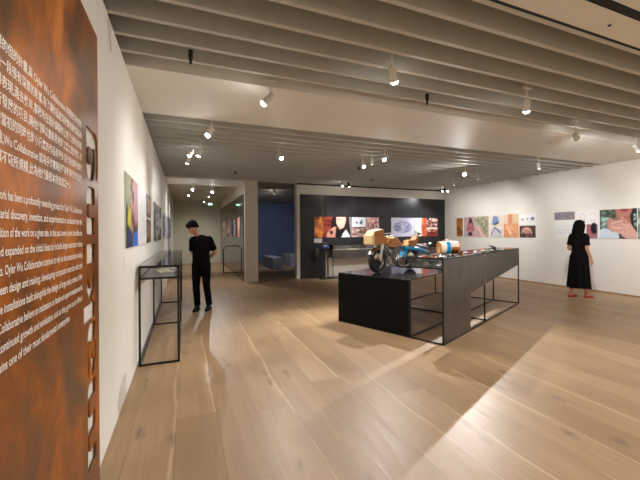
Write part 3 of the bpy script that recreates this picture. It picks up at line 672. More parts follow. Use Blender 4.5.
def tline(body, ya, yb, zc, size, parent):
    me = text_mesh(body, off=.014); co = np.array([v.co[:] for v in me.vertices])
    if len(co) == 0: return
    mn, mxv = co[:, 0].min(), co[:, 0].max()
    for v in me.vertices:
        x, y, z = v.co; v.co = (.0012+XS-XS, ya-.8+(x-mn)/(mxv-mn)*(yb-ya), zc-size*.26+y*size)
    me.materials.append(M['text'])
    o = bpy.data.objects.new('text_line', me); C.objects.link(o); o.parent = parent
    o.location = (0, 0, 0)
def weight(t): return sum(1.75 if ord(c) > 0x2000 else 1 for c in t)
for i, (pre, vis) in enumerate(EN):
    yend = 1.510 if i < 9 else 1.36
    per = (yend-.907)/len(vis); tline(pre+vis, yend-per*len(pre+vis), yend, 1.533-.0405*i, .030, sign)
for i, (pre, vis) in enumerate(CN):
    yend = 1.510 if i < 6 else 1.37
    per = (yend-.907)/weight(vis); tline(pre+vis, yend-per*weight(pre+vis), yend, 1.855-.0405*i, .030, sign)
MB().box(-.018, -.012, S0-.79, S1-.81, 0.01, ST-.01).build('backing_board', M['wall'], sign)
for z in (.35, 1.2, 2.05):
    for y in (-.1, 1.62): MB().tube((-.125, y-.8, z), (-.016, y-.8, z), .012, seg=10).build('standoff', M['black'], sign)

# ------------------------------------------------------------------ glass case along the left wall
def bar(mb, p0, p1, w=.022):
    p0, p1 = Vector(p0), Vector(p1); mb.box(min(p0.x,p1.x)-w/2, max(p0.x,p1.x)+w/2, min(p0.y,p1.y)-w/2, max(p0.y,p1.y)+w/2, min(p0.z,p1.z)-w/2, max(p0.z,p1.z)+w/2)
case = thing('display_case', 'long glass-topped display case on thin black legs along the left wall', 'display case', (-.268, 5.95, 0))
hw, hl = .195, 1.80
for sx in (-1, 1):
    for yy in (-hl, 0, hl):
        m_ = MB(); bar(m_, (sx*hw, yy, .009), (sx*hw, yy, .95)); m_.build('leg', M['black'], case)
fr = MB()
for sx in (-1, 1): bar(fr, (sx*hw, -hl, .009), (sx*hw, hl, .009))
for yy in (-hl, 0, hl): bar(fr, (-hw, yy, .009), (hw, yy, .009))
fr.build('floor_rail', M['black'], case)
fr = MB()
for z in (.955, 1.08):
    for sx in (-1, 1): bar(fr, (sx*hw, -hl, z), (sx*hw, hl, z))
    for yy in (-hl, hl): bar(fr, (-hw, yy, z), (hw, yy, z))
for sx in (-1, 1):
    for yy in (-hl, hl): bar(fr, (sx*hw, yy, .955), (sx*hw, yy, 1.08))
fr.build('box_frame', M['black'], case)
MB().box(-hw, hw, -hl, hl, .945, .957).build('case_floor', M['casegrey'], case)
MB().box(-hw, hw, -hl, hl, 1.088, 1.096).build('glass_lid', M['glass'], case)
MB().box(-hw+.01, hw-.01, -hl-.003, -hl+.003, .96, 1.075).build('glass_end', M['glass'], case)
MB().box(hw-.003, hw+.003, -hl, hl, .96, 1.075).build('glass_side', M['glass'], case)
pos = [(.0,-1.05,.42,.17,.25),(.03,-.62,.26,.2,-.1),(-.03,-.15,.28,.2,.12),(.02,.35,.26,.2,-.2),(0,.85,.3,.2,.05),(.01,1.35,.26,.2,.2)]
lab = ['cream drawing sheet nearest in the long glass case','second cream sheet from the near end of the glass case','third cream sheet from the near end of the glass case','fourth cream sheet from the near end of the glass case','fifth cream sheet, near the far end of the glass case','farthest cream sheet in the long glass case']
for (x, y, a, b, r), l in zip(pos, lab):
    ob = thing('drawing_sheet', l, 'paper', (-.255+x, 5.95+y, .9575), r, 'cream sheets in the glass case')
    MB().box(-b/2, b/2, -a/2, a/2, 0, .002).build('sheet', M['paper'], ob)
    ln = MB()
    for q in range(6): ln.box(-b/2+.02, b/2-.03-random.random()*.05, -a/2+.03+q*a*.14, -a/2+.036+q*a*.14, .002, .0026)
    ln.build('ink_lines', M['greytext'], ob)

# ------------------------------------------------------------------ steel table in the middle
ANG = math.radians(24)
A0 = Vector((3.04, 3.41, 0)); U = Vector((math.cos(ANG), math.sin(ANG), 0)); Vv = Vector((-math.sin(ANG), math.cos(ANG), 0))
def uv(u, v, z=0): p = A0+U*u+Vv*v; return (p.x, p.y, z)
tb = thing('display_table', 'large stepped black steel display table with open frame legs in mid-room', 'display table', (A0.x, A0.y, 0), ANG)
LU, LV, CV = 3.48, 1.76, .47
MB().box(0, .012, CV+.012, LV, .0, .78).build('end_panel', M['blackpanel'], tb)
MB().box(0, LU, CV+.012, LV, .78, .795, bev=.002).build('low_top', M['blacktop'], tb)
MB().box(0, .918, -.006, .006, .0, 1.11).build('front_panel', M['steel'], tb)
mx = Matrix(((1,0,0,0),(0,0,-1,0),(0,1,0,0),(0,0,0,1)))
MB().prism([(.918,.55),(1.545,.608),(1.545,1.11),(.918,1.11)], -.006, .006, mx).build('front_panel', M['steel'], tb)
MB().prism([(1.575,.611),(3.47,.785),(3.47,1.11),(1.575,1.11)], -.006, .006, mx).build('front_panel', M['steel'], tb)
MB().box(1.547, 1.573, -.004, .004, .60, 1.108).build('joint_strip', M['alu'], tb)
fr = MB(); w = .02
for v in (0, CV, LV-.01): bar(fr, (0.01, v, .01), (LU, v, .01), w)
for u in (0.01, 1.65, LU): bar(fr, (u, 0, .01), (u, LV-.01, .01), w)
fr.build('floor_frame', M['black'], tb)
for u, v, h in ((0.01,0,1.1),(1.56,.012,1.1),(LU,0,1.1),(LU,CV,1.1),(.01,CV,.78),(1.65,CV,1.1),(LU,LV-.01,.78),(1.65,LV-.01,.78)):
    f = MB(); bar(f, (u, v, .01), (u, v, h), w); f.build('leg', M['black'], tb)
fr = MB()
for v in (0, CV): bar(fr, (0.01, v, 1.10), (LU, v, 1.10), w)
for u in (.01, LU): bar(fr, (u, 0, 1.10), (u, CV, 1.10), w)
fr.build('top_frame', M['black'], tb)
MB().box(.0, LU, .008, CV, .965, .977).build('vitrine_floor', M['blackpanel'], tb)
MB().box(.0, LU, CV-.004, CV+.004, .977, 1.095).build('back_panel', M['blackpanel'], tb)
MB().box(.0, LU, .0, CV, 1.110, 1.116).build('glass_top', M['glass'], tb)
MB().box(.0, .004, .01, CV-.01, .98, 1.095).build('glass_end', M['glass'], tb)

# small metal pieces shown along the counter top
G = 'metal trinkets shown on the tall counter'
kinds = []
for i in range(13):
    u = .12+i*.12 + random.uniform(-.02,.02) if i < 5 else 1.12+(i-5)*.19
    x, y, z = uv(u, .07+.06*(i % 2), 1.117)
    if i % 3 == 0:
        m_ = MB(); m_.ring((0,0,.006), .03, .006, 'Z', 24, 8); o = m_.build('silver_ring', M['silver'], None, 60, (x,y,z)); w_='ring'
    elif i % 3 == 1:
        m_ = MB(); m_.box(-.045,.045,-.022,.022,0,.010, bev=.004); m_.ball((0,0,.011),(.03,.014,.008),2); o = m_.build('silver_buckle', M['silver'], None, 60, (x,y,z)); w_='buckle'
    else:
        m_ = MB(); m_.ring((0,0,.010), .022, .010, 'Z', 20, 8); m_.tube((0,0,0),(0,0,.012),.014,seg=16); o = m_.build('dark_clasp', M['alu' if i % 2 else 'black'], None, 60, (x,y,z)); w_='clasp'
    o.rotation_euler.z = ANG+random.uniform(-.4,.4)
    lb = {0:'flat silver ring','1':''}
    words = ['first','second','third','fourth','fifth','sixth','seventh','eighth','ninth','tenth','eleventh','twelfth','thirteenth']
    tag(o, '%s small metal %s from the left on the tall counter edge' % (words[i], w_), 'metal piece', G)
# sample pieces inside the counter end
for i, (u, v, l) in enumerate(((.14,.12,'left'),(.2,.33,'rear'),(.42,.2,'inner'))):
    x, y, z = uv(u, v, .979)
    m_ = MB(); m_.loft([((0,0,0),.05,.03),((0,0,.02),.075,.045),((.01,0,.045),.06,.035),((.02,0,.055),.02,.012)], 20)
    o = m_.build('metal_sample', M['alu'], None, 60, (x,y,z)); o.rotation_euler.z = i*.8
    tag(o, 'pale cast metal sample, %s one inside the end of the tall counter' % l, 'metal sample', 'metal samples inside the counter')
x, y, z = uv(2.8, .27, 1.117)
o = thing('black_case', 'small black wedge-shaped case lying open on the tall counter', 'case', (x,y,z), ANG)
MB().box(-.09,.09,-.05,.05,0,.018,bev=.004).build('case_base', M['black'], o, 40)
MB().box(-.09,.09,-.05,.05,-.007,.007,bev=.003,mx=Matrix.Translation((0,.0,.042)) @ Matrix.Rotation(math.radians(22),4,'X')).build('case_lid', M['black'], o, 40)

# cylinder bag
x, y, z = uv(.80, .27, 1.1215)
bag = thing('cylinder_bag', 'copper and cream barrel-shaped bag with blue strap on the tall counter', 'bag', (x,y,z), math.radians(-20))
R_, Lb = .092, .15
mxr = Matrix.Translation((0,0,R_)) @ Matrix.Rotation(PI/2,4,'Y')
b_ = MB(); b_.loft([((-Lb,0,R_),0,0)]*0 or [(Vector((q,0,R_)), R_*s_, R_*s_, 1, Matrix.Rotation(PI/2,3,'Y')) for q, s_ in ((-Lb+.012,.97),(-Lb+.02,1),(Lb-.02,1),(Lb-.012,.97))], 40); b_.build('barrel', M['creamgloss'], bag, 50)
for s_ in (-1, 1):
    c_ = MB(); c_.loft([(Vector((s_*q,0,R_)), R_*k_, R_*k_, 1, Matrix.Rotation(PI/2,3,'Y')) for q, k_ in ((Lb-.014,1.0),(Lb-.006,1.02),(Lb,.97),(Lb,.55),(Lb-.004,.5))], 40); c_.build('end_cap', M['wood'], bag, 50)
b_ = MB()   # copper lower shell
pts = [(R_*1.012*math.cos(a), R_*1.012*math.sin(a)) for a in np.linspace(math.radians(172), math.radians(300), 20)] + [(R_*.98*math.cos(a), R_*.98*math.sin(a)) for a in np.linspace(math.radians(300), math.radians(172), 20)]
b_.prism(pts, .01, Lb-.02, Matrix.Translation((0,0,R_)) @ Matrix(((0,0,1,0),(1,0,0,0),(0,1,0,0),(0,0,0,1)))); b_.build('copper_shell', M['copper'], bag, 40)
b_ = MB(); b_.loft([(Vector((q,0,R_)), R_*1.03, R_*1.03, 1, Matrix.Rotation(PI/2,3,'Y')) for q in (-.055,.005)], 40); b_.build('blue_strap', M['bluep'], bag, 50)
MB().ring((0,-R_*.35,R_*1.75), .062, .006, 'Y', 40, 8, mx=Matrix.Rotation(-.35,3,'X')).build('ring_handle', M['silver'], bag, 60)
MB().ring((-.02,R_*.35,R_*1.75), .062, .006, 'Y', 40, 8, mx=Matrix.Rotation(.35,3,'X')).build('ring_handle', M['copper'], bag, 60)

# ------------------------------------------------------------------ motorcycle on the low top (local x = rearwards, z up)
mc = thing('motorcycle', 'small sculptural motorcycle with wooden blocks and blue tail on the low black top', 'motorcycle', (2.878, 4.72, .7965), math.radians(17))
WR = .192
def wheel(x, parent, name):
    root = MB().ring((x,0,WR), WR-.038, .038, 'Y', 64, 14, 1.15).build(name, M['tyre'], parent, 60)
    r1 = MB(); r1.ring((x,0,WR), .130, .012, 'Y', 56, 10, 2.8); r1.build('rim', M['chrome'], root, 60)
    d1 = MB()
    for s_ in (-1,1): d1.tube((x,s_*.018,WR),(x,s_*.040,WR), .130, .07, 40)
    d1.build('wheel_disc', M['chrome'], root, 40)
    hb = MB(); hb.tube((x,-.07,WR),(x,.07,WR), .022, seg=20); hb.tube((x,-.04,WR),(x,.04,WR), .04, seg=20); hb.build('hub', M['black'], root, 40)
    return root
fw = wheel(0, mc, 'front_wheel'); rw = wheel(.86, mc, 'rear_wheel')
for s_ in (-1, 1):
    MB().path([(0,s_*.075,WR),(.02,s_*.078,.34),(.05,s_*.07,.43),(.07,s_*.05,.50)], [.018,.022,.024,.024], 12, sub=4).build('fork_leg', M['fork'], mc, 60)
def fender(cx, R, a0, a1, wd, th=.006):
    m_ = MB(); n = 24; rows = []
    for i in range(n+1):
        a = math.radians(a0+(a1-a0)*i/n); row = []
        for rr, lst in ((R, 1), (R-th, -1)):
            for j in range(7):
                q = (j/6-.5)*2*lst; row.append(m_.bm.verts.new((cx+(rr-.018*q*q)*math.cos(a), q*wd/2, WR+(rr-.018*q*q)*math.sin(a))))
        rows.append(row)
    for A, B in zip(rows, rows[1:]):
        for j in range(14): m_.bm.faces.new((A[j], A[(j+1)%14], B[(j+1)%14], B[j]))
    m_.bm.faces.new(rows[0]); m_.bm.faces.new(list(reversed(rows[-1])))
    return m_
fender(0, WR+.028, 15, 150, .13).build('front_fender', M['chrome'], mc, 60)
# frame tubes
fr = MB()
for s_ in (-1, 1):
    fr.path([(.07,s_*.05,.44),(.17,s_*.055,.40),(.30,s_*.06,.22),(.40,s_*.065,.10),(.62,s_*.07,.07),(.86,s_*.08,.17)], .014, 10, sub=5)
    fr.path([(.10,s_*.04,.47),(.30,s_*.045,.45),(.55,s_*.05,.42),(.75,s_*.05,.40),(1.0,s_*.05,.36)], .011, 10, sub=4)
    fr.path([(.52,s_*.05,.42),(.62,s_*.06,.25),(.62,s_*.07,.08)], .011, 10, sub=4)
fr.build('frame', M['chrome'], mc, 60)
# engine
eng = MB(); eng.box(.40,.64,-.06,.06,.08,.22,bev=.02); eng.tube((.56,-.085,.17),(.56,.085,.17),.075,seg=28); eng.tube((.44,0,.2),(.40,0,.36),.045,.05,24)
for q in range(6): eng.tube((.436-q*.006,0,.22+q*.022),(.434-q*.006,0,.228+q*.022),.066,seg=24)
eng.build('engine', M['alu'], mc, 40)
MB().path([(.43,-.07,.30),(.36,-.10,.22),(.42,-.11,.09),(.70,-.115,.08),(1.05,-.12,.13)], [.014,.016,.02,.026,.03], 14, sub=5).build('exhaust_pipe', M['chrome'], mc, 60)
XZ = Matrix(((1,0,0,0),(0,0,1,0),(0,1,0,0),(0,0,0,1)))
# wooden nose box, stepped lower tail
m_ = MB(); m_.prism([(-0.190,.455),(-0.190,.60),(-0.155,.655),(0.025,.69),(0.065,.68),(0.065,.585),(0.120,.575),(0.155,.52),(0.130,.455)], -.085, .085, XZ)
o = m_.build('wooden_nose_box', M['wood'], mc)
m_ = MB(); m_.prism([(-0.215,.47),(-0.215,.60),(-0.190,.615),(-0.155,.655),(-0.155,.455),(-0.190,.455)], -.088, .088, XZ); m_.build('pale_nose_face', M['woodlight'], mc)
m_ = MB(); m_.prism([(-0.155,.657),(0.025,.692),(0.065,.682),(0.065,.690),(0.025,.702),(-0.160,.667)], -.09, .09, XZ); m_.build('pale_top_edge', M['woodlight'], mc)
MB().box(.03,.30,-.05,.05,.618,.64,bev=.006).build('silver_bar', M['silver'], mc, 40)
MB().box(.05,.29,-.045,.045,.596,.617,bev=.004).build('black_bar', M['black'], mc, 40)
MB().box(.11,.34,-.06,.06,.566,.592,bev=.006).build('wooden_slab', M['woodlight'], mc, 40)
MB().path([(.30,-.06,.54),(.44,-.07,.565),(.56,-.11,.57)], [.012,.010,.005], 8, sub=3).build('lever', M['black'], mc, 60)
MB().tube((.14,-.19,.58),(.14,.19,.58),.011,seg=12).build('handlebar', M['chrome'], mc, 60)
m_ = MB(); m_.prism([(.16,.47),(.24,.545),(.42,.555),(.47,.50),(.56,.44),(.50,.415),(.30,.40),(.19,.43)], -.07, .07, XZ); m_.build('wooden_tank', M['wood'], mc)
m_ = MB(); m_.prism([(.155,.475),(.235,.553),(.425,.563),(.475,.505),(.565,.445),(.56,.438),(.47,.498),(.42,.553),(.24,.543),(.165,.467)], -.074, .074, XZ); m_.build('pale_tank_edge', M['woodlight'], mc)
MB().box(.50,.80,-.045,.045,.405,.425,bev=.004).build('wooden_spine', M['wood'], mc)
m_ = MB(); m_.prism([(.74,.40),(.74,.50),(.86,.515),(.94,.50),(1.02,.60),(1.065,.585),(1.04,.50),(.98,.42),(.94,.40)], -.055, .055, XZ); m_.build('wooden_seat_block', M['wood'], mc)
MB().tube((.74,-.03,.45),(.71,-.03,.45),.04,.036,20).build('pale_cap', M['woodlight'], mc, 40)
m_ = MB(); m_.path([(1.02,0,.59),(1.045,0,.64),(1.11,0,.63)], [.016,.018,.012], 12, sub=4); m_.ball((1.045,0,.645),.022,2); m_.build('chrome_hook', M['silver'], mc, 60)
MB().ball((1.14,-.0,.62),(.04,.03,.025),3).build('black_knob', M['black'], mc, 60)
# blue tail shell
m_ = MB(); secs = []
for x_, z_, w_, h_ in ((.62,.385,.04,.012),(.70,.375,.085,.035),(.84,.365,.11,.045),(1.0,.345,.115,.05),(1.15,.315,.10,.05),(1.3,.29,.07,.035),(1.42,.275,.03,.015)):
    secs.append((Vector((x_,0,z_)), w_, h_, .8, Matrix(((0,0,1),(1,0,0),(0,1,0)))))
m_.loft(secs, 26); m_.build('blue_tail', M['bluep'], mc, 50)
fender(.86, WR+.03, 20, 175, .14).build('blue_fender', M['bluep'], mc, 60)
m_ = MB(); m_.loft([(Vector((x_,0,z_)), w_, h_, .7, Matrix(((0,0,1),(1,0,0),(0,1,0)))) for x_, z_, w_, h_ in ((.90,.405,.03,.012),(.98,.415,.075,.025),(1.15,.395,.085,.028),(1.32,.37,.06,.022),(1.38,.365,.02,.01))], 22); m_.build('grey_seat', M['greyleather'], mc, 50)
MB().box(1.14,1.30,-.05,.05,.405,.43,bev=.01).build('tan_pad', M['tan'], mc, 40)
m_ = MB(); m_.loft([(Vector((x_,0,z_)), w_, h_, 1, Matrix(((0,0,1),(1,0,0),(0,1,0)))) for x_, z_, w_, h_ in ((1.34,.385,.02,.012),(1.40,.41,.04,.028),(1.48,.43,.035,.022),(1.53,.44,.01,.008))], 16); m_.build('black_tail_lamp', M['black'], mc, 50)
MB().tube((.70,-.05,.012),(.66,-.035,.16),.008,seg=10).build('side_stand', M['black'], mc, 40)

# ------------------------------------------------------------------ display cases before the steel wall
def backcase(x0, x1, lb):
    t = thing('display_case', lb, 'display case', ((x0+x1)/2, 9.82, 0), 0, 'glass-topped cases before the dark steel wall')
    a, b = -(x1-x0)/2, (x1-x0)/2; y0, y1 = -.22, .22
    for x in (a+.01, b-.01):
        for y in (y0+.01, y1-.01):
            f = MB(); bar(f, (x,y,.01), (x,y,.64), .02); f.build('leg', M['black'], t)
    f = MB()
    for y in (y0+.01, y1-.01): bar(f, (a+.01,y,.01), (b-.01,y,.01), .02)
    for x in (a+.01, b-.01): bar(f, (x,y0+.01,.01), (x,y1-.01,.01), .02)
    f.build('floor_rail', M['black'], t)
    MB().box(a, b, y0, y0+.012, .64, .90).build('apron_panel', M['steel'], t)
    MB().box(a, b, y1-.012, y1, .64, .90).build('apron_panel', M['steel'], t)
    MB().box(a, b, y0, y1, .89, .902).build('case_floor', M['label'], t)
    g = MB(); g.box(a, b, y0, y0+.005, .902, 1.05); g.box(a, b, y1-.005, y1, .902, 1.05); g.box(a, a+.005, y0, y1, .902, 1.05); g.box(b-.005, b, y0, y1, .902, 1.05); g.box(a, b, y0, y1, 1.05, 1.056)
    g.build('glass_hood', M['glass'], t)
    f = MB()
    for x in (a+.005, b-.005):
        for y in (y0+.005, y1-.005): bar(f, (x,y,.90), (x,y,1.05), .01)
    for y in (y0+.005, y1-.005): bar(f, (a,y,1.056), (b,y,1.056), .01)
    f.build('hood_frame', M['black'], t)
    return t
backcase(4.26, 6.45, 'left glass-topped case before the dark steel wall, behind the motorcycle wheel')
backcase(6.50, 8.75, 'right glass-topped case before the dark steel wall, under the ring drawing')
G = 'pale sheets inside the back wall cases'
names = ['first','second','third','fourth','fifth','sixth','seventh','eighth']
for i in range(8):
    x = 4.55+i*.52
    if 6.3 < x < 6.65: x += .2
    o = MB().box(-.15,.15,-.1,.1,0,.012).build('display_sheet', M['paper' if i % 2 else 'label'], None, loc=(x,9.8,.9025)); o.rotation_euler.z = random.uniform(-.15,.15)
    tag(o, '%s pale sheet from the left inside the back wall cases' % names[i], 'paper', G)

# stand with hanging black form left of those cases
st = thing('small_stand', 'narrow black stand with a tray at the left end of the back cases', 'stand', (4.04, 9.75, 0))
MB().box(-.15,.15,-.15,.15,0,.015,bev=.003).build('base_plate', M['black'], st)
for sx in (-.13, .13): MB().box(sx-.008,sx+.008,-.008,.008,.015,.94).build('post', M['black'], st)
MB().box(-.13,.16,-.12,.12,.94,.955,bev=.003).build('tray', M['black'], st)
MB().box(-.32,-.13,-.006,.006,.985,.997).build('hook_arm', M['black'], st); MB().box(-.138,-.125,-.006,.006,.955,.997).build('arm_riser', M['black'], st)
o = thing('blue_headpiece', 'small dark blue curved headpiece resting on the narrow stand tray', 'headpiece', (4.08,9.75,.956))
m_ = MB(); m_.loft([((0,0,0),.11,.07,.8),((0,0,.04),.125,.08,.8),((0.01,0,.08),.10,.065,.8),((.02,0,.095),.05,.03,.8)], 24); m_.build('shell', mat('dark_blue_shell', srgb(48,64,120), .3, var=.2, vscale=20), o, 50)
MB().ring((0,0,.10),.07,.008,'Y',28,8).build('loop', M['alu'], o, 60)
o = thing('hanging_bag', 'tall black rounded bag hanging at the left of the narrow stand', 'bag', (3.785,9.75,.55))
m_ = MB(); m_.loft([((0,0,0),.07,.03),((0,0,.03),.10,.05),((0,0,.2),.105,.055),((0,0,.33),.095,.05),((0,0,.40),.06,.03),((0,0,.415),.02,.012)], 24); m_.build('bag_body', M['black'], o, 60)
MB().ring((0,0,.424),.03,.004,'X',24,8).build('hanging_loop', M['black'], o, 60)

# ------------------------------------------------------------------ corridor barrier and blue room plinths
br = thing('door_barrier', 'black arched metal bracket standing out from the dark glass wall', 'barrier', (1.29,12.67,0))
m_ = MB(); m_.box(-.02,.325,-.05,.05,0,.02); m_.build('foot', M['black'], br)
m_ = MB(); m_.path([(0,0,.02),(0,0,.86),(.12,0,.98),(.325,0,.98)], .021, 10); m_.build('hoop', M['black'], br)
for (x, y, w_, l_, h_, lb) in ((3.36,13.7,.42,1.75,.47,'long pale grey plinth in the middle of the blue room doorway view'),(4.4,14.5,.5,1.5,.5,'grey plinth at the right edge of the blue doorway'),(2.5,15.5,.45,1.2,.4,'low grey plinth at the left edge of the blue doorway')):
    tag(MB().box(-w_/2,w_/2,-l_/2,l_/2,0,h_,bev=.006).build('plinth', M['plinthgrey'], None, loc=(x,y,0)), lb, 'plinth', 'plinths in the blue room')

# ------------------------------------------------------------------ people
def finish(mb, name, m, parent, voxel=.009, smooth=3, extra=None):
    o = mb.build(name, m, parent)
    rm = o.modifiers.new('r', 'REMESH'); rm.mode = 'VOXEL'; rm.voxel_size = voxel; rm.use_smooth_shade = True
    sm = o.modifiers.new('s', 'SMOOTH'); sm.factor = .5; sm.iterations = smooth
    bpy.context.view_layer.update()
    nm = bpy.data.meshes.new_from_object(o.evaluated_get(bpy.context.evaluated_depsgraph_get()))
    o.modifiers.clear(); o.data = nm
    nm.polygons.foreach_set('use_smooth', [True]*len(nm.polygons))
    return o
def limb(mb, pts, rads, seg=16, sub=4):
    mb.path(pts, rads, seg, sub=sub)
    mb.ball(pts[0], rads[0], 2); mb.ball(pts[-1], rads[-1], 2)
def hand(mb, wrist, direc, palm_n, s=1.0, curl=.5, side=1):
    """palm box then four fingers and a thumb"""
    d = Vector(direc).normalized(); n = Vector(palm_n); n = (n-d*n.dot(d)).normalized(); a = d.cross(n)*side
    w_ = Vector(wrist); R3 = Matrix((a, d, n)).transposed()
    mb.ball(w_+d*.045*s, (.040*s,.055*s,.016*s), 3, mx=R3)
    for i, (o_, L_) in enumerate(((-.030,.062),(-.010,.075),(.010,.070),(.029,.055))):
        p = w_+d*.075*s+a*o_*s; q1 = p+(d*math.cos(curl*.5)+n*math.sin(curl*.5))*L_*.5*s
        q2 = q1+(d*math.cos(curl*1.3)+n*math.sin(curl*1.3))*L_*.55*s
        mb.path([w_+d*.04*s+a*o_*.8*s, p, q1, q2], [.010*s,.0095*s,.009*s,.007*s], 8); mb.ball(q2, .007*s, 1)
    t0 = w_+d*.02*s-a*.025*s; t1 = t0+(d*.7-a*.6+n*.3).normalized()*.04*s; t2 = t1+(d*.9-a*.2+n*.3).normalized()*.032*s
    mb.path([t0, t1, t2], [.013*s,.011*s,.008*s], 8); mb.ball(t2, .008*s, 1)
def head(mb, c, R, s=1.0):
    """R: 3x3, face looks local -Y"""
    c = Vector(c); f = lambda p: c+R @ (Vector(p)*s)
    mb.ball(f((0,.012,.03)), (.076*s,.094*s,.088*s), 3, mx=R)      # cranium
    mb.ball(f((0,-.030,-.035)), (.058*s,.062*s,.072*s), 3, mx=R)   # jaw
    mb.ball(f((0,-.062,-.082)), (.024*s,.022*s,.020*s), 2, mx=R)   # chin
    mb.path([f((0,-.080,.018)), f((0,-.100,-.012)), f((0,-.108,-.028))], [.008*s,.011*s,.014*s], 8); mb.ball(f((0,-.106,-.030)), .014*s, 2)  # nose
    for q in (-1, 1):
        mb.ball(f((q*.076,.012,-.010)), (.010*s,.020*s,.032*s), 2, mx=R)   # ears
        mb.ball(f((q*.030,-.078,.024)), (.020*s,.012*s,.007*s), 2, mx=R)   # brows
        mb.ball(f((q*.040,-.062,-.020)), (.022*s,.02*s,.022*s), 2, mx=R)   # cheeks
    mb.ball(f((0,-.086,-.053)), (.024*s,.011*s,.006*s), 2, mx=R); mb.ball(f((0,-.084,-.062)), (.020*s,.011*s,.006*s), 2, mx=R)  # lips
def face_bits(c, R, parent, s=1.0):
    c = Vector(c); f = lambda p: c+R @ (Vector(p)*s)
    for q in (-1, 1):
        e = MB().ball(f((q*.029,-.081,.006)), .0105*s, 2).build('eye', M['eyewhite'], parent, 60)
        MB().ball(f((q*.029,-.0895,.004)), .0048*s, 2).build('iris', M['hair'], e, 60)
M['eyewhite'] = mat('eye_white', srgb(235,230,225), .3, var=.01)

# --- man
man = thing('person', 'person in black T-shirt and trousers looking down beside the glass case, hands behind back', 'person', (.28, 6.74, 0), math.radians(-22))
HR = Matrix.Rotation(math.radians(-38), 3, 'Z') @ Matrix.Rotation(math.radians(14),3,'Y').inverted() @ Matrix.Rotation(math.radians(34), 3, 'X')
HR = Matrix.Rotation(math.radians(-30),3,'Z') @ Matrix.Rotation(math.radians(36),3,'X')
HC = Vector((-.115,-.10,1.555))
b_ = MB()
limb(b_, [(-.015,.01,1.34),(-.05,-.03,1.42),(-.095,-.065,1.50)], [.060,.053,.054])
head(b_, HC, HR, 1.0)
b_.loft([((0,.01,.86),.145,.105),((0,.01,.98),.135,.098),((0,0,1.10),.130,.095),((0,0,1.25),.155,.108),((-.005,0,1.33),.165,.10),((-.01,.005,1.38),.11,.07)], 28)
sh = {-1: (-.165,.01,1.325), 1: (.160,.015,1.335)}
el = {-1: (-.205,.10,1.075), 1: (.225,.11,1.085)}
wr = {-1: (-.05,.19,.955), 1: (.09,.20,.965)}
for q in (-1, 1):
    limb(b_, [sh[q], tuple((Vector(sh[q])+Vector(el[q]))/2), el[q]], [.052,.044,.037])
    limb(b_, [el[q], tuple((Vector(el[q])*.55+Vector(wr[q])*.45)), wr[q]], [.037,.035,.025])
hand(b_, wr[-1], (.9,.05,-.25), (0,-1,0), .95, .7, 1); hand(b_, wr[1], (-.9,.12,-.25), (0,-1,0), .95, .7, -1)
hip = {-1: (-.085,.01,.87), 1: (.085,.01,.87)}; kn = {-1: (-.085,-.03,.48), 1: (.10,.0,.48)}; an = {-1: (-.075,.0,.09), 1: (.125,.07,.09)}
for q in (-1, 1):
    limb(b_, [hip[q], tuple((Vector(hip[q])+Vector(kn[q]))/2), kn[q], tuple(Vector(kn[q])*.62+Vector(an[q])*.38), an[q]], [.082,.070,.052,.05,.036])
    a_ = Vector(an[q]); b_.path([a_+Vector((0,.03,-.045)), a_+Vector((0,-.06,-.05)), a_+Vector((0,-.15,-.065))], [.035,.034,.022], 12, sub=3)
body = finish(b_, 'body', M['skin'], man, .007, 2)
face_bits(HC, HR, man)
# hair
h_ = MB(); f = lambda p: HC+HR @ Vector(p)
h_.ball(f((0,.022,.052)), (.086,.098,.082), 3, mx=HR); h_.ball(f((0,-.055,.085)), (.066,.045,.032), 3, mx=HR); h_.ball(f((0,.075,.0)), (.068,.04,.07), 3, mx=HR)
for q in (-1,1): h_.ball(f((q*.072,.02,.03)), (.018,.045,.045), 2, mx=HR)
for i in range(14):
    a = i/13*2-1; p = f((a*.06,-.085+.02*abs(a),.072)); h_.path([f((a*.05,-.04,.11)), p, f((a*.062,-.096+.025*abs(a),.050))], [.014,.012,.005], 6)
finish(h_, 'hair', M['hair'], man, .006, 1)
# T-shirt
t_ = MB(); t_.loft([((0,.012,.845),.168,.122,.9),((0,.01,.95),.160,.118,.9),((0,0,1.08),.156,.114,.9),((0,0,1.22),.178,.124,.9),((-.003,0,1.31),.190,.118,.9),((-.008,.004,1.36),.172,.100,.9),((-.015,.004,1.395),.120,.08,.95),((-.02,.004,1.42),.070,.062)], 32)
for q in (-1, 1):
    s0 = Vector(sh[q]); e0 = Vector(el[q]); dd = (e0-s0)
    t_.path([tuple(s0+Vector((-q*.05,0,.02))), tuple(s0), tuple(s0+dd*.45), tuple(s0+dd*.80)], [.046,.058,.060,.064], 18, sub=3)
finish(t_, 't_shirt', M['cloth'], man, .008, 3)
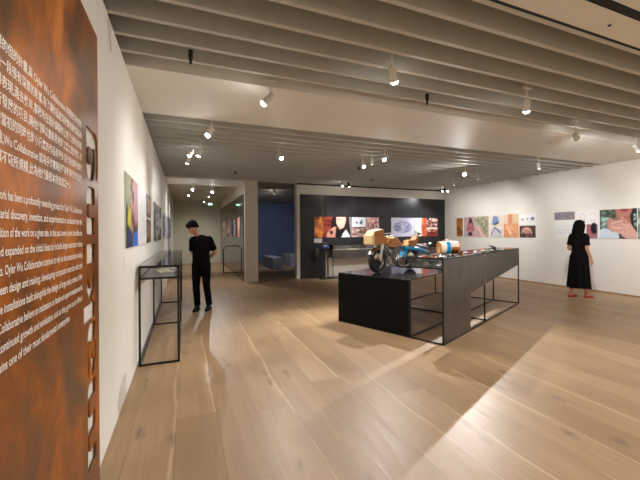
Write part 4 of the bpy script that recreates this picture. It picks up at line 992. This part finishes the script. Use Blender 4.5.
# trousers
t_ = MB(); t_.loft([((0,.012,.95),.150,.112,.9),((0,.012,.90),.162,.118,.9),((0,.012,.82),.165,.118,.85)], 30)
for q in (-1, 1):
    t_.path([tuple(Vector(hip[q])+Vector((0,0,.02))), tuple((Vector(hip[q])+Vector(kn[q]))/2), kn[q], tuple(Vector(kn[q])*.5+Vector(an[q])*.5), tuple(Vector(an[q])+Vector((0,0,.0)))], [.095,.084,.068,.062,.058], 20, sub=4)
finish(t_, 'trousers', M['cloth2'], man, .008, 2)
for q in (-1, 1):
    a_ = Vector(an[q]); s_ = MB()
    s_.loft([(a_+Vector((0,-.06,-.088)),.045,.135,.8),(a_+Vector((0,-.06,-.07)),.048,.138,.8),(a_+Vector((0,-.055,-.045)),.043,.12,.9),(a_+Vector((0,-.02,-.01)),.037,.07,1),(a_+Vector((0,.005,.02)),.034,.042,1)], 24)
    sm_ = s_.build('shoe', M['shoe'], man, 50)

# --- woman
wom = thing('person', 'person with long dark hair, black top, long skirt and red shoes facing the right wall', 'person', (8.01, 4.76, 0), math.radians(78))
HR2 = Matrix.Rotation(math.radians(8), 3, 'X'); HC2 = Vector((0,-.02,1.565))
b_ = MB()
limb(b_, [(0,.01,1.34),(0,0,1.42),(0,-.008,1.50)], [.056,.048,.050])
head(b_, HC2, HR2, .98)
b_.loft([((0,.01,.84),.165,.115),((0,.01,.92),.160,.11),((0,0,1.06),.120,.088),((0,0,1.22),.145,.10),((0,0,1.32),.15,.092),((0,.005,1.375),.10,.065)], 28)
sh = {-1: (-.165,.01,1.33), 1: (.165,.01,1.33)}
el = {-1: (-.215,.03,1.06), 1: (.215,.04,1.06)}
wr = {-1: (-.225,-.06,.84), 1: (.17,-.10,1.0)}
for q in (-1, 1):
    limb(b_, [sh[q], tuple((Vector(sh[q])+Vector(el[q]))/2), el[q]], [.048,.041,.034])
    limb(b_, [el[q], tuple((Vector(el[q])*.55+Vector(wr[q])*.45)), wr[q]], [.034,.032,.022])
hand(b_, wr[-1], (0,-.25,-1), (1,0,0), .9, .5, 1); hand(b_, wr[1], (-.85,-.45,.15), (0,0,1), .9, .8, -1)
hip = {-1: (-.085,.01,.85), 1: (.085,.01,.85)}; kn = {-1: (-.09,-.07,.47), 1: (.09,.03,.47)}; an = {-1: (-.085,-.09,.09), 1: (.09,.13,.09)}
for q in (-1, 1):
    limb(b_, [hip[q], tuple((Vector(hip[q])+Vector(kn[q]))/2), kn[q], tuple(Vector(kn[q])*.62+Vector(an[q])*.38), an[q]], [.085,.070,.052,.054,.034])
    a_ = Vector(an[q]); b_.path([a_+Vector((0,.03,-.045)), a_+Vector((0,-.06,-.055)), a_+Vector((0,-.13,-.07))], [.032,.030,.018], 12, sub=3)
body = finish(b_, 'body', M['skin'], wom, .007, 2)
face_bits(HC2, HR2, wom, .98)
h_ = MB(); f = lambda p: HC2+HR2 @ Vector(p)
h_.ball(f((0,.022,.045)), (.090,.100,.085), 3, mx=HR2); h_.ball(f((0,-.035,.085)), (.072,.055,.035), 3, mx=HR2)
h_.loft([(f((0,.045,.04)),.092,.080),(f((0,.055,-.06)),.098,.072),(f((0,.06,-.15)),.106,.066),(f((0,.065,-.24)),.098,.058),(f((0,.065,-.27)),.075,.040)], 26)
for q in (-1, 1): h_.path([f((q*.08,-.01,.04)), f((q*.088,.0,-.06)), f((q*.092,.01,-.2))], [.03,.034,.022], 12, sub=3)
for i in range(12):
    a = (i/11-.5)*2; h_.path([f((a*.08,.10-.05*a*a,.02)), f((a*.095,.12-.05*a*a,-.12)), f((a*.09,.115-.05*a*a,-.27))], [.016,.016,.008], 6, sub=3)
finish(h_, 'hair', M['hair'], wom, .007, 2)
t_ = MB(); t_.loft([((0,.01,.94),.150,.112),((0,.005,1.04),.138,.104),((0,0,1.20),.168,.118),((0,0,1.31),.176,.112),((0,.004,1.37),.135,.085),((0,.004,1.395),.075,.062)], 32)
for q in (-1, 1):
    s0 = Vector(sh[q]); e0 = Vector(el[q]); dd = (e0-s0)
    t_.path([tuple(s0+Vector((-q*.05,0,.02))), tuple(s0), tuple(s0+dd*.4), tuple(s0+dd*.72)], [.056,.061,.058,.060], 18, sub=3)
finish(t_, 'top', M['cloth'], wom, .008, 3)
# pleated skirt
t_ = MB(); secs = []; n_ = 60; rows = []
for z_, rx, ry, am in ((1.03,.138,.102,0),(.98,.150,.112,.002),(.88,.185,.140,.004),(.70,.195,.150,.010),(.50,.205,.165,.014),(.32,.215,.180,.018),(.215,.222,.188,.020)):
    row = []
    for j in range(n_):
        a = 2*PI*j/n_; k_ = am*math.sin(a*9+z_*2); row.append(t_.bm.verts.new(((rx+k_)*math.cos(a), (ry+k_)*math.sin(a)+.02*(1-z_), z_+.008*math.sin(3*a))))
    rows.append(row)
inner = [[t_.bm.verts.new((v.co.x*.965, v.co.y*.965, v.co.z)) for v in r_] for r_ in reversed(rows)]
rr = rows+inner
for A, B in zip(rr, rr[1:]):
    for j in range(n_): t_.bm.faces.new((A[j], A[(j+1)%n_], B[(j+1)%n_], B[j]))
for j in range(n_): t_.bm.faces.new((rr[-1][j], rr[-1][(j+1)%n_], rr[0][(j+1)%n_], rr[0][j]))
t_.build('skirt', M['cloth'], wom, 60)
for q in (-1, 1):
    a_ = Vector(an[q]); s_ = MB()
    s_.loft([(a_+Vector((0,-.055,-.088)),.040,.122,.85),(a_+Vector((0,-.055,-.072)),.043,.124,.85),(a_+Vector((0,-.055,-.052)),.037,.108,.9),(a_+Vector((0,-.045,-.040)),.028,.085,1)], 24)
    sm_ = s_.build('shoe', M['redshoe'], wom, 50); MB().ring(a_+Vector((0,.0,-.005)), .036, .006, 'Z', 24, 8).build('ankle_strap', M['redshoe'], sm_, 60)
dv = (Vector(wr[1])-Vector(el[1])).normalized(); MB().path([Vector(wr[1])-dv*.05, Vector(wr[1])-dv*.015], .029, 16).build('wrist_watch', M['watch'], wom, 40)

# ------------------------------------------------------------------ world, camera, look
w_ = bpy.data.worlds.new('world'); sc.world = w_; w_.use_nodes = True
w_.node_tree.nodes['Background'].inputs[0].default_value = (.02,.02,.02,1)
cam = bpy.data.cameras.new('camera'); co_ = bpy.data.objects.new('camera', cam); C.objects.link(co_)
co_.matrix_world = Matrix.Translation((0,0,1.45)) @ Matrix.Rotation(-math.atan2(.3713, .9285),4,'Z') @ Matrix.Rotation(PI/2,4,'X') @ Matrix.Rotation(math.radians(-.34),4,'Z')
cam.sensor_width = 36; cam.lens = 337.75/640*36; cam.shift_y = -7.5/640; cam.clip_start = .05
sc.camera = co_
sc.view_settings.view_transform = 'Standard'; sc.view_settings.look = 'None'; sc.view_settings.gamma = 1
sc.view_settings.use_curve_mapping = False; sc.view_settings.exposure = 1.1
sc.cycles.max_bounces = 8; sc.cycles.diffuse_bounces = 6; sc.cycles.transparent_max_bounces = 16
sc.cycles.sample_clamp_indirect = 6; sc.cycles.use_denoising = True
